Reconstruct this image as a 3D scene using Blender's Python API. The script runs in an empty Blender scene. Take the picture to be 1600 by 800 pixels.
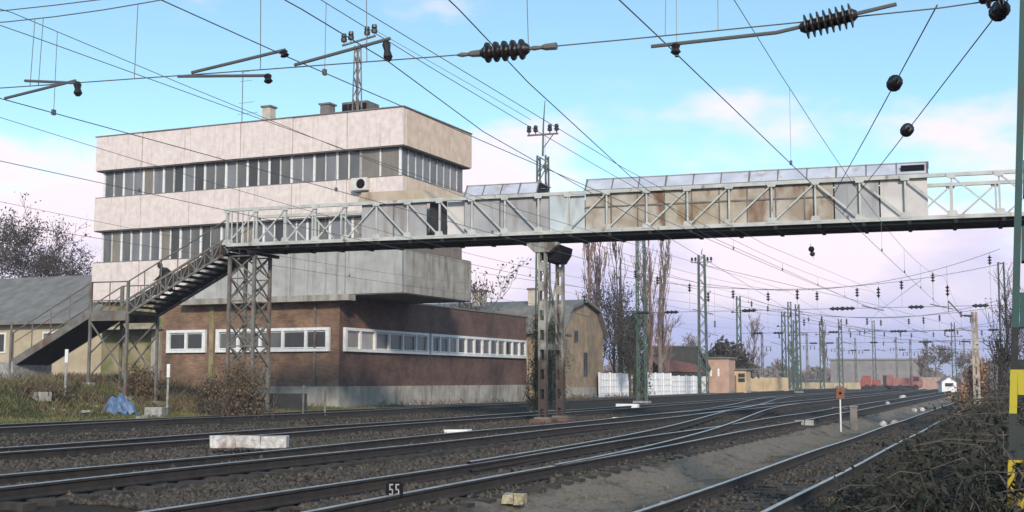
import bpy, bmesh, math, random
import numpy as np
from mathutils import Vector, Matrix

S = bpy.context.scene
COL = S.collection
R = math.radians
rng = random.Random(7)
nrg = np.random.default_rng(11)

# ------------------------------------------------------------------ camera
YAW = R(22.13); PITCH = R(5.70); FPX = 1943.0; CZ = 1.75
cam_d = bpy.data.cameras.new('camera'); cam = bpy.data.objects.new('camera', cam_d); COL.objects.link(cam)
cam.location = (0, 0, CZ); cam.rotation_euler = (R(90) + PITCH, 0, YAW)
cam_d.sensor_width = 36; cam_d.lens = 36 * FPX / 1600; cam_d.clip_start = 0.1; cam_d.clip_end = 6000
S.camera = cam

# ------------------------------------------------------------------ light
SUN_AZ = Vector((0.50, -0.86)).normalized()      # where the sun stands, seen from the yard
SUN_EL = R(24)
sun_d = bpy.data.lights.new('sun', 'SUN'); sun_d.energy = 3.3; sun_d.angle = R(5); sun_d.color = (1.0, 0.89, 0.77)
sun = bpy.data.objects.new('sun', sun_d); COL.objects.link(sun)
sd = Vector((SUN_AZ.x * math.cos(SUN_EL), SUN_AZ.y * math.cos(SUN_EL), math.sin(SUN_EL)))
sun.rotation_euler = (-sd).to_track_quat('-Z', 'Y').to_euler()

W = bpy.data.worlds.new('World'); S.world = W; W.use_nodes = True
def build_world():
    nt = W.node_tree; N = nt.nodes; L = nt.links; N.clear()
    out = N.new('ShaderNodeOutputWorld'); bg = N.new('ShaderNodeBackground'); bg.inputs[1].default_value = 0.125
    tc = N.new('ShaderNodeTexCoord'); sep = N.new('ShaderNodeSeparateXYZ'); L.new(tc.outputs['Generated'], sep.inputs[0])
    # the sky itself, looked up a little higher so that the blue comes down towards the horizon
    zz = N.new('ShaderNodeMath'); zz.operation = 'MULTIPLY_ADD'; L.new(sep.outputs[2], zz.inputs[0]); zz.inputs[1].default_value = 1.9; zz.inputs[2].default_value = 0.10
    cb = N.new('ShaderNodeCombineXYZ'); L.new(sep.outputs[0], cb.inputs[0]); L.new(sep.outputs[1], cb.inputs[1]); L.new(zz.outputs[0], cb.inputs[2])
    nm = N.new('ShaderNodeVectorMath'); nm.operation = 'NORMALIZE'; L.new(cb.outputs[0], nm.inputs[0])
    sky = N.new('ShaderNodeTexSky'); sky.sky_type = 'NISHITA'; sky.sun_disc = False
    sky.sun_elevation = SUN_EL; sky.sun_rotation = math.atan2(SUN_AZ.x, SUN_AZ.y)
    sky.air_density = 1.1; sky.dust_density = 0.3; sky.ozone_density = 1.0
    L.new(nm.outputs[0], sky.inputs[0])
    tint = N.new('ShaderNodeMix'); tint.data_type = 'RGBA'; tint.blend_type = 'MULTIPLY'; tint.inputs[0].default_value = 1.0
    L.new(sky.outputs[0], tint.inputs[6]); tint.inputs[7].default_value = (2.15, 2.46, 2.14, 1)
    # heaps of cloud low over the horizon, white tops and lavender bellies
    mp = N.new('ShaderNodeMapping'); mp.inputs['Scale'].default_value = (1.0, 1.0, 2.3); mp.inputs['Location'].default_value = (0.7, 1.9, 0.3)
    L.new(tc.outputs['Generated'], mp.inputs[0])
    nz = N.new('ShaderNodeTexNoise'); nz.inputs['Scale'].default_value = 4.2; nz.inputs['Detail'].default_value = 8; nz.inputs['Roughness'].default_value = 0.52
    L.new(mp.outputs[0], nz.inputs[0])
    el = N.new('ShaderNodeMapRange'); L.new(sep.outputs[2], el.inputs[0])
    el.inputs[1].default_value = 0.05; el.inputs[2].default_value = 0.25; el.inputs[3].default_value = 0.24; el.inputs[4].default_value = -0.13
    ad = N.new('ShaderNodeMath'); ad.operation = 'ADD'; L.new(nz.outputs[0], ad.inputs[0]); L.new(el.outputs[0], ad.inputs[1])
    rm = N.new('ShaderNodeMapRange'); rm.interpolation_type = 'SMOOTHSTEP'; L.new(ad.outputs[0], rm.inputs[0])
    rm.inputs[1].default_value = 0.46; rm.inputs[2].default_value = 0.62
    n2 = N.new('ShaderNodeTexNoise'); n2.inputs['Scale'].default_value = 5.5; n2.inputs['Detail'].default_value = 6; L.new(mp.outputs[0], n2.inputs[0])
    e2 = N.new('ShaderNodeMapRange'); L.new(sep.outputs[2], e2.inputs[0])
    e2.inputs[1].default_value = 0.03; e2.inputs[2].default_value = 0.12; e2.inputs[3].default_value = -0.20; e2.inputs[4].default_value = 0.18
    a2 = N.new('ShaderNodeMath'); a2.operation = 'ADD'; L.new(n2.outputs[0], a2.inputs[0]); L.new(e2.outputs[0], a2.inputs[1])
    cr = N.new('ShaderNodeValToRGB'); L.new(a2.outputs[0], cr.inputs[0])
    cr.color_ramp.elements[0].position = 0.36; cr.color_ramp.elements[0].color = (4.1, 4.3, 6.8, 1)
    cr.color_ramp.elements[1].position = 0.62; cr.color_ramp.elements[1].color = (7.7, 6.8, 7.5, 1)
    mx = N.new('ShaderNodeMix'); mx.data_type = 'RGBA'; L.new(rm.outputs[0], mx.inputs[0]); L.new(tint.outputs[2], mx.inputs[6]); L.new(cr.outputs[0], mx.inputs[7])
    L.new(mx.outputs[2], bg.inputs[0]); L.new(bg.outputs[0], out.inputs[0])
build_world()
S.view_settings.view_transform = 'Standard'; S.view_settings.look = 'None'; S.view_settings.gamma = 1
S.view_settings.use_curve_mapping = False; S.view_settings.exposure = 0.22
S.render.engine = 'CYCLES'

# ------------------------------------------------------------------ materials
MATS = {}
def mat(name, col, col2=None, scale=4.0, rough=0.8, metal=0.0, bump=0.0, bscale=None, stretch=(1, 1, 1), lo=0.35, hi=0.65,
        streak=None, spec=0.5, detail=5):
    if name in MATS: return MATS[name]
    m = bpy.data.materials.new(name); m.use_nodes = True
    nt = m.node_tree; N = nt.nodes; L = nt.links; p = N['Principled BSDF']
    p.inputs['Roughness'].default_value = rough; p.inputs['Metallic'].default_value = metal
    p.inputs['Specular IOR Level'].default_value = spec
    c = (*col, 1)
    if col2 is None and not bump:
        p.inputs['Base Color'].default_value = c
    else:
        tc = N.new('ShaderNodeTexCoord'); mp = N.new('ShaderNodeMapping'); mp.inputs['Scale'].default_value = stretch
        geo = N.new('ShaderNodeNewGeometry'); L.new(geo.outputs['Position'], mp.inputs[0])
        nz = N.new('ShaderNodeTexNoise'); nz.inputs['Scale'].default_value = scale; nz.inputs['Detail'].default_value = detail
        L.new(mp.outputs[0], nz.inputs[0])
        rp = N.new('ShaderNodeValToRGB'); L.new(nz.outputs[0], rp.inputs[0])
        rp.color_ramp.elements[0].position = lo; rp.color_ramp.elements[0].color = c
        rp.color_ramp.elements[1].position = hi; rp.color_ramp.elements[1].color = (*(col2 or col), 1)
        last = rp.outputs[0]
        if streak:
            scol, sscale, smin, smax = streak
            m2 = N.new('ShaderNodeMapping'); m2.inputs['Scale'].default_value = sscale; L.new(geo.outputs['Position'], m2.inputs[0])
            n2 = N.new('ShaderNodeTexNoise'); n2.inputs['Scale'].default_value = 1.0; n2.inputs['Detail'].default_value = 6; L.new(m2.outputs[0], n2.inputs[0])
            mr = N.new('ShaderNodeMapRange'); mr.inputs[1].default_value = smin; mr.inputs[2].default_value = smax; L.new(n2.outputs[0], mr.inputs[0])
            mx = N.new('ShaderNodeMix'); mx.data_type = 'RGBA'; L.new(mr.outputs[0], mx.inputs[0]); L.new(last, mx.inputs[6]); mx.inputs[7].default_value = (*scol, 1)
            last = mx.outputs[2]
        L.new(last, p.inputs['Base Color'])
        if bump:
            nb = N.new('ShaderNodeTexNoise'); nb.inputs['Scale'].default_value = bscale or scale * 4; nb.inputs['Detail'].default_value = 4
            L.new(geo.outputs['Position'], nb.inputs[0])
            b = N.new('ShaderNodeBump'); b.inputs['Strength'].default_value = bump; b.inputs['Distance'].default_value = 0.03
            L.new(nb.outputs[0], b.inputs['Height']); L.new(b.outputs[0], p.inputs['Normal'])
    MATS[name] = m
    return m

def brick_mat(name, a, b, mortar, moss=None):
    m = bpy.data.materials.new(name); m.use_nodes = True
    nt = m.node_tree; N = nt.nodes; L = nt.links; p = N['Principled BSDF']; p.inputs['Roughness'].default_value = 0.85
    tc = N.new('ShaderNodeTexCoord'); sp = N.new('ShaderNodeSeparateXYZ'); L.new(tc.outputs['Object'], sp.inputs[0])
    ad = N.new('ShaderNodeMath'); L.new(sp.outputs[0], ad.inputs[0]); L.new(sp.outputs[1], ad.inputs[1])
    cb = N.new('ShaderNodeCombineXYZ'); L.new(ad.outputs[0], cb.inputs[0]); L.new(sp.outputs[2], cb.inputs[1])
    br = N.new('ShaderNodeTexBrick'); L.new(cb.outputs[0], br.inputs[0]); br.inputs['Scale'].default_value = 1
    br.inputs['Brick Width'].default_value = 0.26; br.inputs['Row Height'].default_value = 0.077; br.inputs['Mortar Size'].default_value = 0.008
    br.inputs['Color1'].default_value = (*a, 1); br.inputs['Color2'].default_value = (*b, 1); br.inputs['Mortar'].default_value = (*mortar, 1)
    nz = N.new('ShaderNodeTexNoise'); nz.inputs['Scale'].default_value = 0.7; nz.inputs['Detail'].default_value = 8; nz.inputs['Roughness'].default_value = 0.7
    L.new(tc.outputs['Object'], nz.inputs[0])
    mr = N.new('ShaderNodeMapRange'); L.new(nz.outputs[0], mr.inputs[0]); mr.inputs[1].default_value = 0.35; mr.inputs[2].default_value = 0.68; mr.inputs[3].default_value = 0.55; mr.inputs[4].default_value = 1.45
    mx = N.new('ShaderNodeVectorMath'); mx.operation = 'SCALE'; L.new(br.outputs[0], mx.inputs[0]); L.new(mr.outputs[0], mx.inputs['Scale'])
    L.new(mx.outputs[0], p.inputs['Base Color'])
    b_ = N.new('ShaderNodeBump'); b_.inputs['Strength'].default_value = 0.5; b_.inputs['Distance'].default_value = 0.01
    L.new(br.outputs['Fac'], b_.inputs['Height']); b_.invert = True; L.new(b_.outputs[0], p.inputs['Normal'])
    MATS[name] = m
    return m

M = {}
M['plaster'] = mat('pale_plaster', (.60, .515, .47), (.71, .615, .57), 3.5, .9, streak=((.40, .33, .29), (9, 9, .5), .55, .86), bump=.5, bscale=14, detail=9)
M['plaster_tan'] = mat('tan_plaster', (.58, .44, .33), (.70, .55, .43), 2.2, .9, streak=((.42, .31, .23), (9, 9, .5), .55, .86), bump=.5, bscale=14, detail=9)  # same plaster, the warm light on the right face put into its colour
M['cement'] = mat('cement_panel', (.30, .30, .285), (.39, .385, .365), 1.8, .85, streak=((.17, .165, .15), (5, 5, .3), .53, .78), bump=.2, bscale=12)
M['cement_light'] = mat('light_cement', (.27, .25, .215), (.38, .35, .305), 1.8, .9, streak=((.17, .145, .115), (2.5, 2.5, .5), .48, .70), bump=.3, bscale=8)
M['brick'] = brick_mat('brown_brick', (.160, .085, .052), (.235, .138, .080), (.15, .12, .095))  # front brick, colour raised against the shade of the bridge
M['brick_dark'] = brick_mat('dark_red_brick', (.105, .054, .041), (.150, .078, .056), (.10, .077, .065))  # same brickwork on the side wall, its shade put into the colour
M['white_paint'] = mat('white_window_paint', (.74, .74, .72), (.62, .62, .60), 6, .6)
M['mullion'] = mat('mullion_grey', (.46, .45, .43), (.62, .60, .57), 3, .6)
M['dark_in'] = mat('dark_interior', (.02, .02, .022))
M['soffit'] = mat('soffit_board', (.10, .095, .085), (.14, .13, .115), 2)
M['tar'] = mat('roofing_felt', (.06, .06, .06), (.10, .10, .095), 1.5, .9)
M['coping'] = mat('zinc_coping', (.16, .14, .12), (.22, .19, .17), 2, .5, .3)
M['wood_slat'] = mat('weathered_slat', (.14, .11, .095), (.22, .18, .155), 3, .8, stretch=(6, 6, .4))
def pane_mat(name, c, rough=.12): return mat(name, c, tuple(k * .75 for k in c), .9, rough, spec=.6, stretch=(3, 3, .8))
PANES = [pane_mat('pane_grey', (.125, .125, .118), .25), pane_mat('pane_blue', (.185, .188, .195), .25), pane_mat('pane_dark', (.045, .046, .042), .2),
         pane_mat('pane_tan_curtain', (.21, .185, .15)), pane_mat('pane_pale_curtain', (.34, .32, .30))]
M['bridge'] = mat('bridge_paint', (.36, .37, .34), (.48, .485, .45), 2.5, .6, streak=((.20, .12, .07), (3, 3, 1.2), .62, .74))
M['bridge_dark'] = mat('bridge_underside', (.010, .010, .010), (.022, .020, .018), 3, .9)  # near-black, the shade under the deck put into the colour
M['steel_old'] = mat('old_dark_steel', (.10, .095, .085), (.17, .155, .135), 3, .7, streak=((.12, .06, .035), (2, 2, 1), .56, .70))
M['steel_pier'] = mat('pier_steel', (.23, .225, .195), (.33, .32, .28), 3, .7, streak=((.07, .05, .038), (3, 3, .7), .46, .62))
def pier_paint():
    m = mat('pier_steel_paint', (.23, .225, .195), (.33, .32, .28), 3, .75, streak=((.07, .05, .038), (3, 3, .7), .46, .62)); N = m.node_tree.nodes; L = m.node_tree.links; p = N['Principled BSDF']
    src = p.inputs['Base Color'].links[0].from_socket; g = N.new('ShaderNodeNewGeometry'); sp = N.new('ShaderNodeSeparateXYZ'); L.new(g.outputs['Position'], sp.inputs[0])
    nz = N.new('ShaderNodeTexNoise'); nz.inputs['Scale'].default_value = 2.2; nz.inputs['Detail'].default_value = 7; L.new(g.outputs['Position'], nz.inputs[0])
    ma = N.new('ShaderNodeMath'); ma.operation = 'MULTIPLY_ADD'; L.new(nz.outputs[0], ma.inputs[0]); ma.inputs[1].default_value = 5.0; L.new(sp.outputs[2], ma.inputs[2])
    mr = N.new('ShaderNodeMapRange'); L.new(ma.outputs[0], mr.inputs[0]); mr.inputs[1].default_value = 6.2; mr.inputs[2].default_value = 4.6
    mx = N.new('ShaderNodeMix'); mx.data_type = 'RGBA'; L.new(mr.outputs[0], mx.inputs[0]); L.new(src, mx.inputs[6]); mx.inputs[7].default_value = (.050, .033, .024, 1); L.new(mx.outputs[2], p.inputs['Base Color'])
    return m
M['steel_pier'] = pier_paint()
M['rust_panel'] = mat('rusty_sheet', (.28, .225, .165), (.44, .40, .345), 1.6, .75, .1, streak=((.17, .085, .045), (1.6, 1.6, .6), .52, .66), bump=.15)
M['rust_panel2'] = mat('ochre_sheet', (.31, .255, .175), (.45, .41, .345), 1.3, .75, .1, streak=((.20, .12, .05), (1.4, 1.4, .8), .54, .68), bump=.15)
M['grey_panel'] = mat('grey_sheet', (.27, .27, .28), (.36, .355, .35), 1.1, .7, streak=((.20, .17, .15), (2, 2, .4), .56, .74), bump=.1)
M['pale_panel'] = mat('pale_sheet', (.47, .44, .42), (.58, .55, .52), 1.1, .7, streak=((.32, .27, .24), (2, 2, .4), .58, .74))
M['blue_panel'] = mat('blue_grey_sheet', (.40, .45, .46), (.50, .55, .56), 1.1, .6, streak=((.28, .28, .27), (2, 2, .4), .58, .74))
M['tan_roof'] = mat('tan_sheet', (.36, .28, .20), (.45, .37, .28), 1.5, .7, streak=((.17, .12, .08), (2, 2, .8), .52, .68))
M['glazing'] = mat('milky_glazing', (.38, .40, .46), (.50, .51, .56), 1.7, .28, streak=((.33, .28, .27), (2, 2, 2), .58, .74))
M['green_mast'] = mat('green_mast_paint', (.045, .080, .060), (.085, .125, .098), 3, .7, streak=((.10, .06, .04), (3, 3, .6), .58, .7))
M['wire'] = mat('wire_bronze', (.13, .125, .12), None, rough=.6, metal=.3)
M['wire_grey'] = mat('wire_grey', (.16, .155, .15), None, rough=.6, metal=.3)
M['insul'] = mat('insulator_glaze', (.016, .012, .012), None, rough=.35)
M['rail_side'] = mat('rail_rust', (.016, .013, .012), (.034, .025, .021), 5, .9)
M['rail_top'] = mat('rail_steel', (.44, .40, .37), (.60, .56, .53), 4, .42, .8)
M['sleeper'] = mat('old_sleeper', (.022, .019, .017), (.050, .043, .037), 5, .9, bump=.3)
M['concrete'] = mat('rough_concrete', (.20, .19, .175), (.36, .345, .32), 8, .9, bump=.6, bscale=25)
M['white_block'] = mat('whitewashed_block', (.34, .32, .30), (.62, .60, .57), 9, .9, streak=((.27, .17, .145), (1.6, 1.6, 1.6), .50, .60), bump=.6, bscale=25)
M['yellow_block'] = mat('lichen_block', (.24, .20, .09), (.44, .39, .30), 14, .9, bump=.6, bscale=40)
M['house_wall'] = mat('ochre_house_plaster', (.23, .160, .10), (.36, .26, .165), 1.4, .9, streak=((.20, .17, .12), (1.2, 1.2, .5), .52, .72), bump=.2)
M['house_roof'] = mat('grey_roof_tile', (.12, .115, .105), (.18, .17, .155), 2.5, .9, bump=.5, bscale=5)
M['low_roof'] = mat('slate_sheet_roof', (.13, .125, .115), (.19, .185, .17), 1.5, .9, bump=.3)
M['low_wall'] = mat('cream_wall', (.36, .295, .19), (.46, .385, .27), 1.2, .9)
M['moss_wall'] = mat('mossy_plaster', (.20, .17, .085), (.30, .25, .15), 1.0, .95, streak=((.11, .12, .035), (.8, .8, .9), .46, .62), bump=.4)
M['chimney'] = mat('chimney_plaster', (.42, .36, .30), (.54, .47, .40), 3, .9)
M['fence_white'] = mat('white_concrete_fence', (.74, .72, .72), (.84, .82, .82), 2, .85, streak=((.55, .53, .52), (1, 1, 1), .58, .72))
M['shed_dark'] = mat('tarred_board', (.022, .024, .022), (.04, .042, .038), 3, .8)
M['shed_red'] = mat('red_brown_roofing', (.15, .055, .042), (.21, .085, .065), 2, .85)
M['hut_pink'] = mat('pink_render', (.40, .245, .18), (.50, .33, .25), 1.2, .9)
M['hut_yellow'] = mat('yellow_render', (.46, .325, .185), (.56, .42, .26), 1.2, .9)
M['red_lorry'] = mat('red_vehicle_paint', (.24, .06, .055), (.30, .13, .11), 1.2, .6)
M['dark_red'] = mat('dark_red_wagon', (.25, .05, .04), (.32, .08, .06), 2, .6)
M['tyre'] = mat('tyre_rubber', (.02, .02, .02))
M['blue_tarp'] = mat('blue_tarpaulin', (.05, .095, .19), (.09, .155, .27), 3, .5, bump=.5, bscale=6)
M['bark'] = mat('grey_bark', (.075, .058, .050), (.125, .098, .085), 4, .95)
M['bark_poplar'] = mat('poplar_twig', (.17, .105, .085), (.235, .155, .125), 3, .95)
M['twig_pink'] = mat('winter_twig', (.16, .115, .095), (.22, .165, .14), 3, .95)
M['twig_dark'] = mat('dark_twig', (.045, .036, .032), (.075, .06, .05), 3, .95)
M['ivy'] = mat('ivy_leaf', (.026, .036, .020), (.060, .070, .038), 1.5, .7)
M['leaf_brown'] = mat('dead_leaf', (.10, .062, .035), (.17, .115, .06), 2, .8)
M['leaf_dark'] = mat('conifer_foliage', (.030, .028, .018), (.06, .048, .028), 1.5, .8)
M['grass'] = mat('winter_grass', (.075, .085, .024), (.17, .145, .055), .6, .8, detail=6)
M['grass_dry'] = mat('dry_stalk', (.085, .058, .036), (.16, .118, .070), 1.0, .9)
M['bramble'] = mat('bramble_leaf', (.012, .015, .008), (.030, .029, .016), 1.2, .85)
M['bramble_stem'] = mat('bramble_stem', (.035, .028, .021), (.095, .076, .060), 1.3, .9)
M['orange_scrub'] = mat('orange_scrub', (.33, .17, .09), (.44, .27, .16), 1.5, .95)
M['ballast'] = mat('ballast_stone', (.009, .007, .005), (.125, .099, .077), 13, .95, lo=.34, hi=.72)
M['far_block'] = mat('far_office', (.19, .165, .15), (.25, .22, .20), .3, .8)
M['far_pane'] = mat('far_office_pane', (.15, .135, .13), (.20, .18, .17), .4, .6)
M['coat'] = mat('dark_coat', (.018, .016, .018), (.03, .026, .028), 8, .9)
M['skin'] = mat('skin', (.36, .22, .16), None, rough=.6)
M['hair'] = mat('brown_hair', (.03, .02, .014), None, rough=.7)
M['ac_white'] = mat('ac_casing', (.62, .60, .55), (.5, .48, .44), 5, .6)
M['orange_box'] = mat('orange_lantern', (.24, .085, .03), (.16, .06, .03), 9, .8)
M['digit'] = mat('white_digit', (.42, .42, .44), (.18, .18, .20), 60)
M['black'] = mat('black_enamel', (.010, .010, .013), None, rough=.9, spec=.1)

# ------------------------------------------------------------------ mesh helpers
class MB:
    def __init__(s): s.v = []; s.f = []; s.mi = []
    def add(s, vs, fs, mi=0):
        b = len(s.v); s.v += [tuple(p) for p in vs]; s.f += [tuple(i + b for i in f) for f in fs]; s.mi += [mi] * len(fs); return s
    def box(s, x0, x1, y0, y1, z0, z1, mi=0):
        return s.add([(x0, y0, z0), (x1, y0, z0), (x1, y1, z0), (x0, y1, z0), (x0, y0, z1), (x1, y0, z1), (x1, y1, z1), (x0, y1, z1)],
                     [(0, 3, 2, 1), (4, 5, 6, 7), (0, 1, 5, 4), (1, 2, 6, 5), (2, 3, 7, 6), (3, 0, 4, 7)], mi)
    def beam(s, p, q, w, h, up=(0, 0, 1), mi=0):
        p = Vector(p); q = Vector(q); d = (q - p).normalized(); u = Vector(up)
        a = d.cross(u)
        if a.length < 1e-4: a = d.cross(Vector((0, 1, 0)))
        a.normalize(); b = a.cross(d); a = a * w / 2; b = b * h / 2
        vs = [p - a - b, p + a - b, p + a + b, p - a + b, q - a - b, q + a - b, q + a + b, q - a + b]
        return s.add(vs, [(0, 1, 2, 3), (7, 6, 5, 4), (0, 4, 5, 1), (1, 5, 6, 2), (2, 6, 7, 3), (3, 7, 4, 0)], mi)
    def tube(s, pts, r, n=5, mi=0, cap=True):
        pts = [Vector(p) for p in pts]; rs = r if isinstance(r, (list, tuple)) else [r] * len(pts)
        vs = []; fs = []
        for i, p in enumerate(pts):
            d = (pts[min(i + 1, len(pts) - 1)] - pts[max(i - 1, 0)]).normalized()
            a = d.cross(Vector((0.13, 0.21, 1)));
            if a.length < .05: a = d.cross(Vector((1, 0, 0)))
            a.normalize(); b = d.cross(a)
            for k in range(n):
                t = 2 * math.pi * k / n; vs.append(p + (a * math.cos(t) + b * math.sin(t)) * rs[i])
        for i in range(len(pts) - 1):
            for k in range(n):
                k2 = (k + 1) % n; fs.append((i * n + k, i * n + k2, (i + 1) * n + k2, (i + 1) * n + k))
        if cap: fs += [tuple(range(n))[::-1], tuple(range((len(pts) - 1) * n, len(pts) * n))]
        return s.add(vs, fs, mi)
    def lathe(s, p, q, prof, n=10, mi=0):            # prof: (t along p-q, radius)
        p = Vector(p); q = Vector(q); d = q - p; a = d.normalized().cross(Vector((.2, .3, 1)))
        if a.length < .05: a = d.cross(Vector((1, 0, 0)))
        a.normalize(); b = d.normalized().cross(a); vs = []; fs = []
        for t, r in prof:
            for k in range(n):
                g = 2 * math.pi * k / n; vs.append(p + d * t + (a * math.cos(g) + b * math.sin(g)) * max(r, .001))
        for i in range(len(prof) - 1):
            for k in range(n):
                k2 = (k + 1) % n; fs.append((i * n + k, i * n + k2, (i + 1) * n + k2, (i + 1) * n + k))
        fs += [tuple(range(n))[::-1], tuple(range((len(prof) - 1) * n, len(prof) * n))]
        return s.add(vs, fs, mi)
    def prism(s, poly, a, b, axis='y', mi=0):        # poly in the plane across the axis
        n = len(poly)
        if axis == 'y': vs = [(x, a, z) for x, z in poly] + [(x, b, z) for x, z in poly]
        elif axis == 'x': vs = [(a, y, z) for y, z in poly] + [(b, y, z) for y, z in poly]
        else: vs = [(x, y, a) for x, y in poly] + [(x, y, b) for x, y in poly]
        fs = [tuple(range(n)), tuple(range(2 * n - 1, n - 1, -1))] + [(i, i + n, (i + 1) % n + n, (i + 1) % n) for i in range(n)]
        return s.add(vs, fs, mi)
    def mesh(s, name):
        me = bpy.data.meshes.new(name); me.from_pydata(s.v, [], s.f)
        return me
    def build(s, name, m, parent=None, smooth=False, fix=True):
        me = s.mesh(name)
        ms = m if isinstance(m, (list, tuple)) else [m]
        for x in ms: me.materials.append(x)
        if len(ms) > 1: me.polygons.foreach_set('material_index', s.mi)
        if fix:
            bm = bmesh.new(); bm.from_mesh(me); bmesh.ops.recalc_face_normals(bm, faces=bm.faces); bm.to_mesh(me); bm.free()
        if smooth: me.polygons.foreach_set('use_smooth', [True] * len(me.polygons))
        o = bpy.data.objects.new(name, me); COL.objects.link(o)
        if parent: o.parent = parent
        return o
def bx(name, m, parent, *a): return MB().box(*a).build(name, m, parent)
def tag(o, label=None, cat=None, group=None, kind=None):
    if label: o['label'] = label
    if cat: o['category'] = cat
    if group: o['group'] = group
    if kind: o['kind'] = kind
    return o
def empty(name, loc=(0, 0, 0), rz=0, **k):
    o = bpy.data.objects.new(name, None); COL.objects.link(o); o.location = loc; o.rotation_euler = (0, 0, rz); o.empty_display_size = .3
    return tag(o, **k)
def inst(name, me, m, parent, loc, rz=0):
    if not me.materials: me.materials.append(m)
    o = bpy.data.objects.new(name, me); COL.objects.link(o); o.parent = parent; o.location = loc; o.rotation_euler = (0, 0, rz)
    return o
def inst_m(name, me, m, parent, loc):                # shared mesh, own material
    if not me.materials: me.materials.append(m)
    o = bpy.data.objects.new(name, me); COL.objects.link(o); o.parent = parent; o.location = loc
    o.material_slots[0].link = 'OBJECT'; o.material_slots[0].material = m
    return o
def copy_tree(o, parent=None):
    c = o.copy(); COL.objects.link(c); c.parent = parent
    for ch in list(o.children): copy_tree(ch, c)
    return c
def soup(name, verts, faces, m, parent=None):        # numpy arrays, equal-sized faces
    me = bpy.data.meshes.new(name); nf, k = faces.shape
    me.vertices.add(len(verts)); me.vertices.foreach_set('co', verts.astype(np.float32).ravel())
    me.loops.add(nf * k); me.loops.foreach_set('vertex_index', faces.astype(np.int32).ravel())
    me.polygons.add(nf); me.polygons.foreach_set('loop_start', np.arange(0, nf * k, k, dtype=np.int32))
    me.update(calc_edges=True); me.validate()
    me.materials.append(m)
    o = bpy.data.objects.new(name, me); COL.objects.link(o); o.parent = parent
    return o
CY, SY = math.cos(YAW), math.sin(YAW)
def at(px, d, z=0.0):                                # a bearing from the camera and a distance in metres -> a place on the ground
    r = (px - 800) / 1953.0 * d
    return Vector((-d * SY + r * CY, d * CY + r * SY, z))
def depth_of(X, Y): return -X * SY + Y * CY
def px_of(X, Y): return 800 + 1953 * (X * CY + Y * SY) / np.maximum(depth_of(X, Y), .01)

# ------------------------------------------------------------------ ground
TR = {0: (-3.8, .10), 1: (-7.75, .38), 2: (-12.6, .42), 3: (-18.2, .42), 4: (-26.5, .48)}   # track centre, rail top
def sm(a, b, x):
    t = np.clip((x - a) / (b - a), 0, 1); return t * t * (3 - 2 * t)
def ground_z(X, Y):
    X = np.asarray(X, float); Y = np.asarray(Y, float)
    z = -.10 + .26 * sm(-5.6, -6.6, X)
    z = z + .05 * sm(-9.6, -11.2, X) + .08 * sm(-20, -25, X) + .12 * sm(-27.5, -30, X)
    for i, (c, t) in TR.items():
        if i == 0: continue
        a = np.abs(X - c)
        z = np.where(a < 1.15, np.maximum(z, t - .19), z)
        sh = (t - .19) - (a - 1.15) * .35
        z = np.where((a >= 1.15) & (a < 1.85), np.maximum(z, np.minimum(sh, t - .19)), z)
    z = z - .07 * sm(2.2, 1.6, np.abs(X + 10.2)) - .10 * sm(1.6, .8, np.abs(X + 15.3)) * 0
    x0 = -30.2 - (Y - 40) * .38
    x0 = np.where(Y > 56, -60.0, x0); x0 = np.where(Y < 40, -30.2, x0)
    bank = 1.35 * sm(0, -6.0, X - x0)
    z = z + bank
    z = z + .25 * sm(-2.4, 1.5, X) * sm(60, 20, Y)
    return z
def bumps(X, Y):
    return (np.sin(X * 1.7 + Y * .9) * np.sin(Y * 1.3 - X * .6) * .5 + np.sin(X * 4.1 - Y * 2.3) * .3 + np.sin(X * 7.3 + Y * 6.1) * .2)
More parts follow.
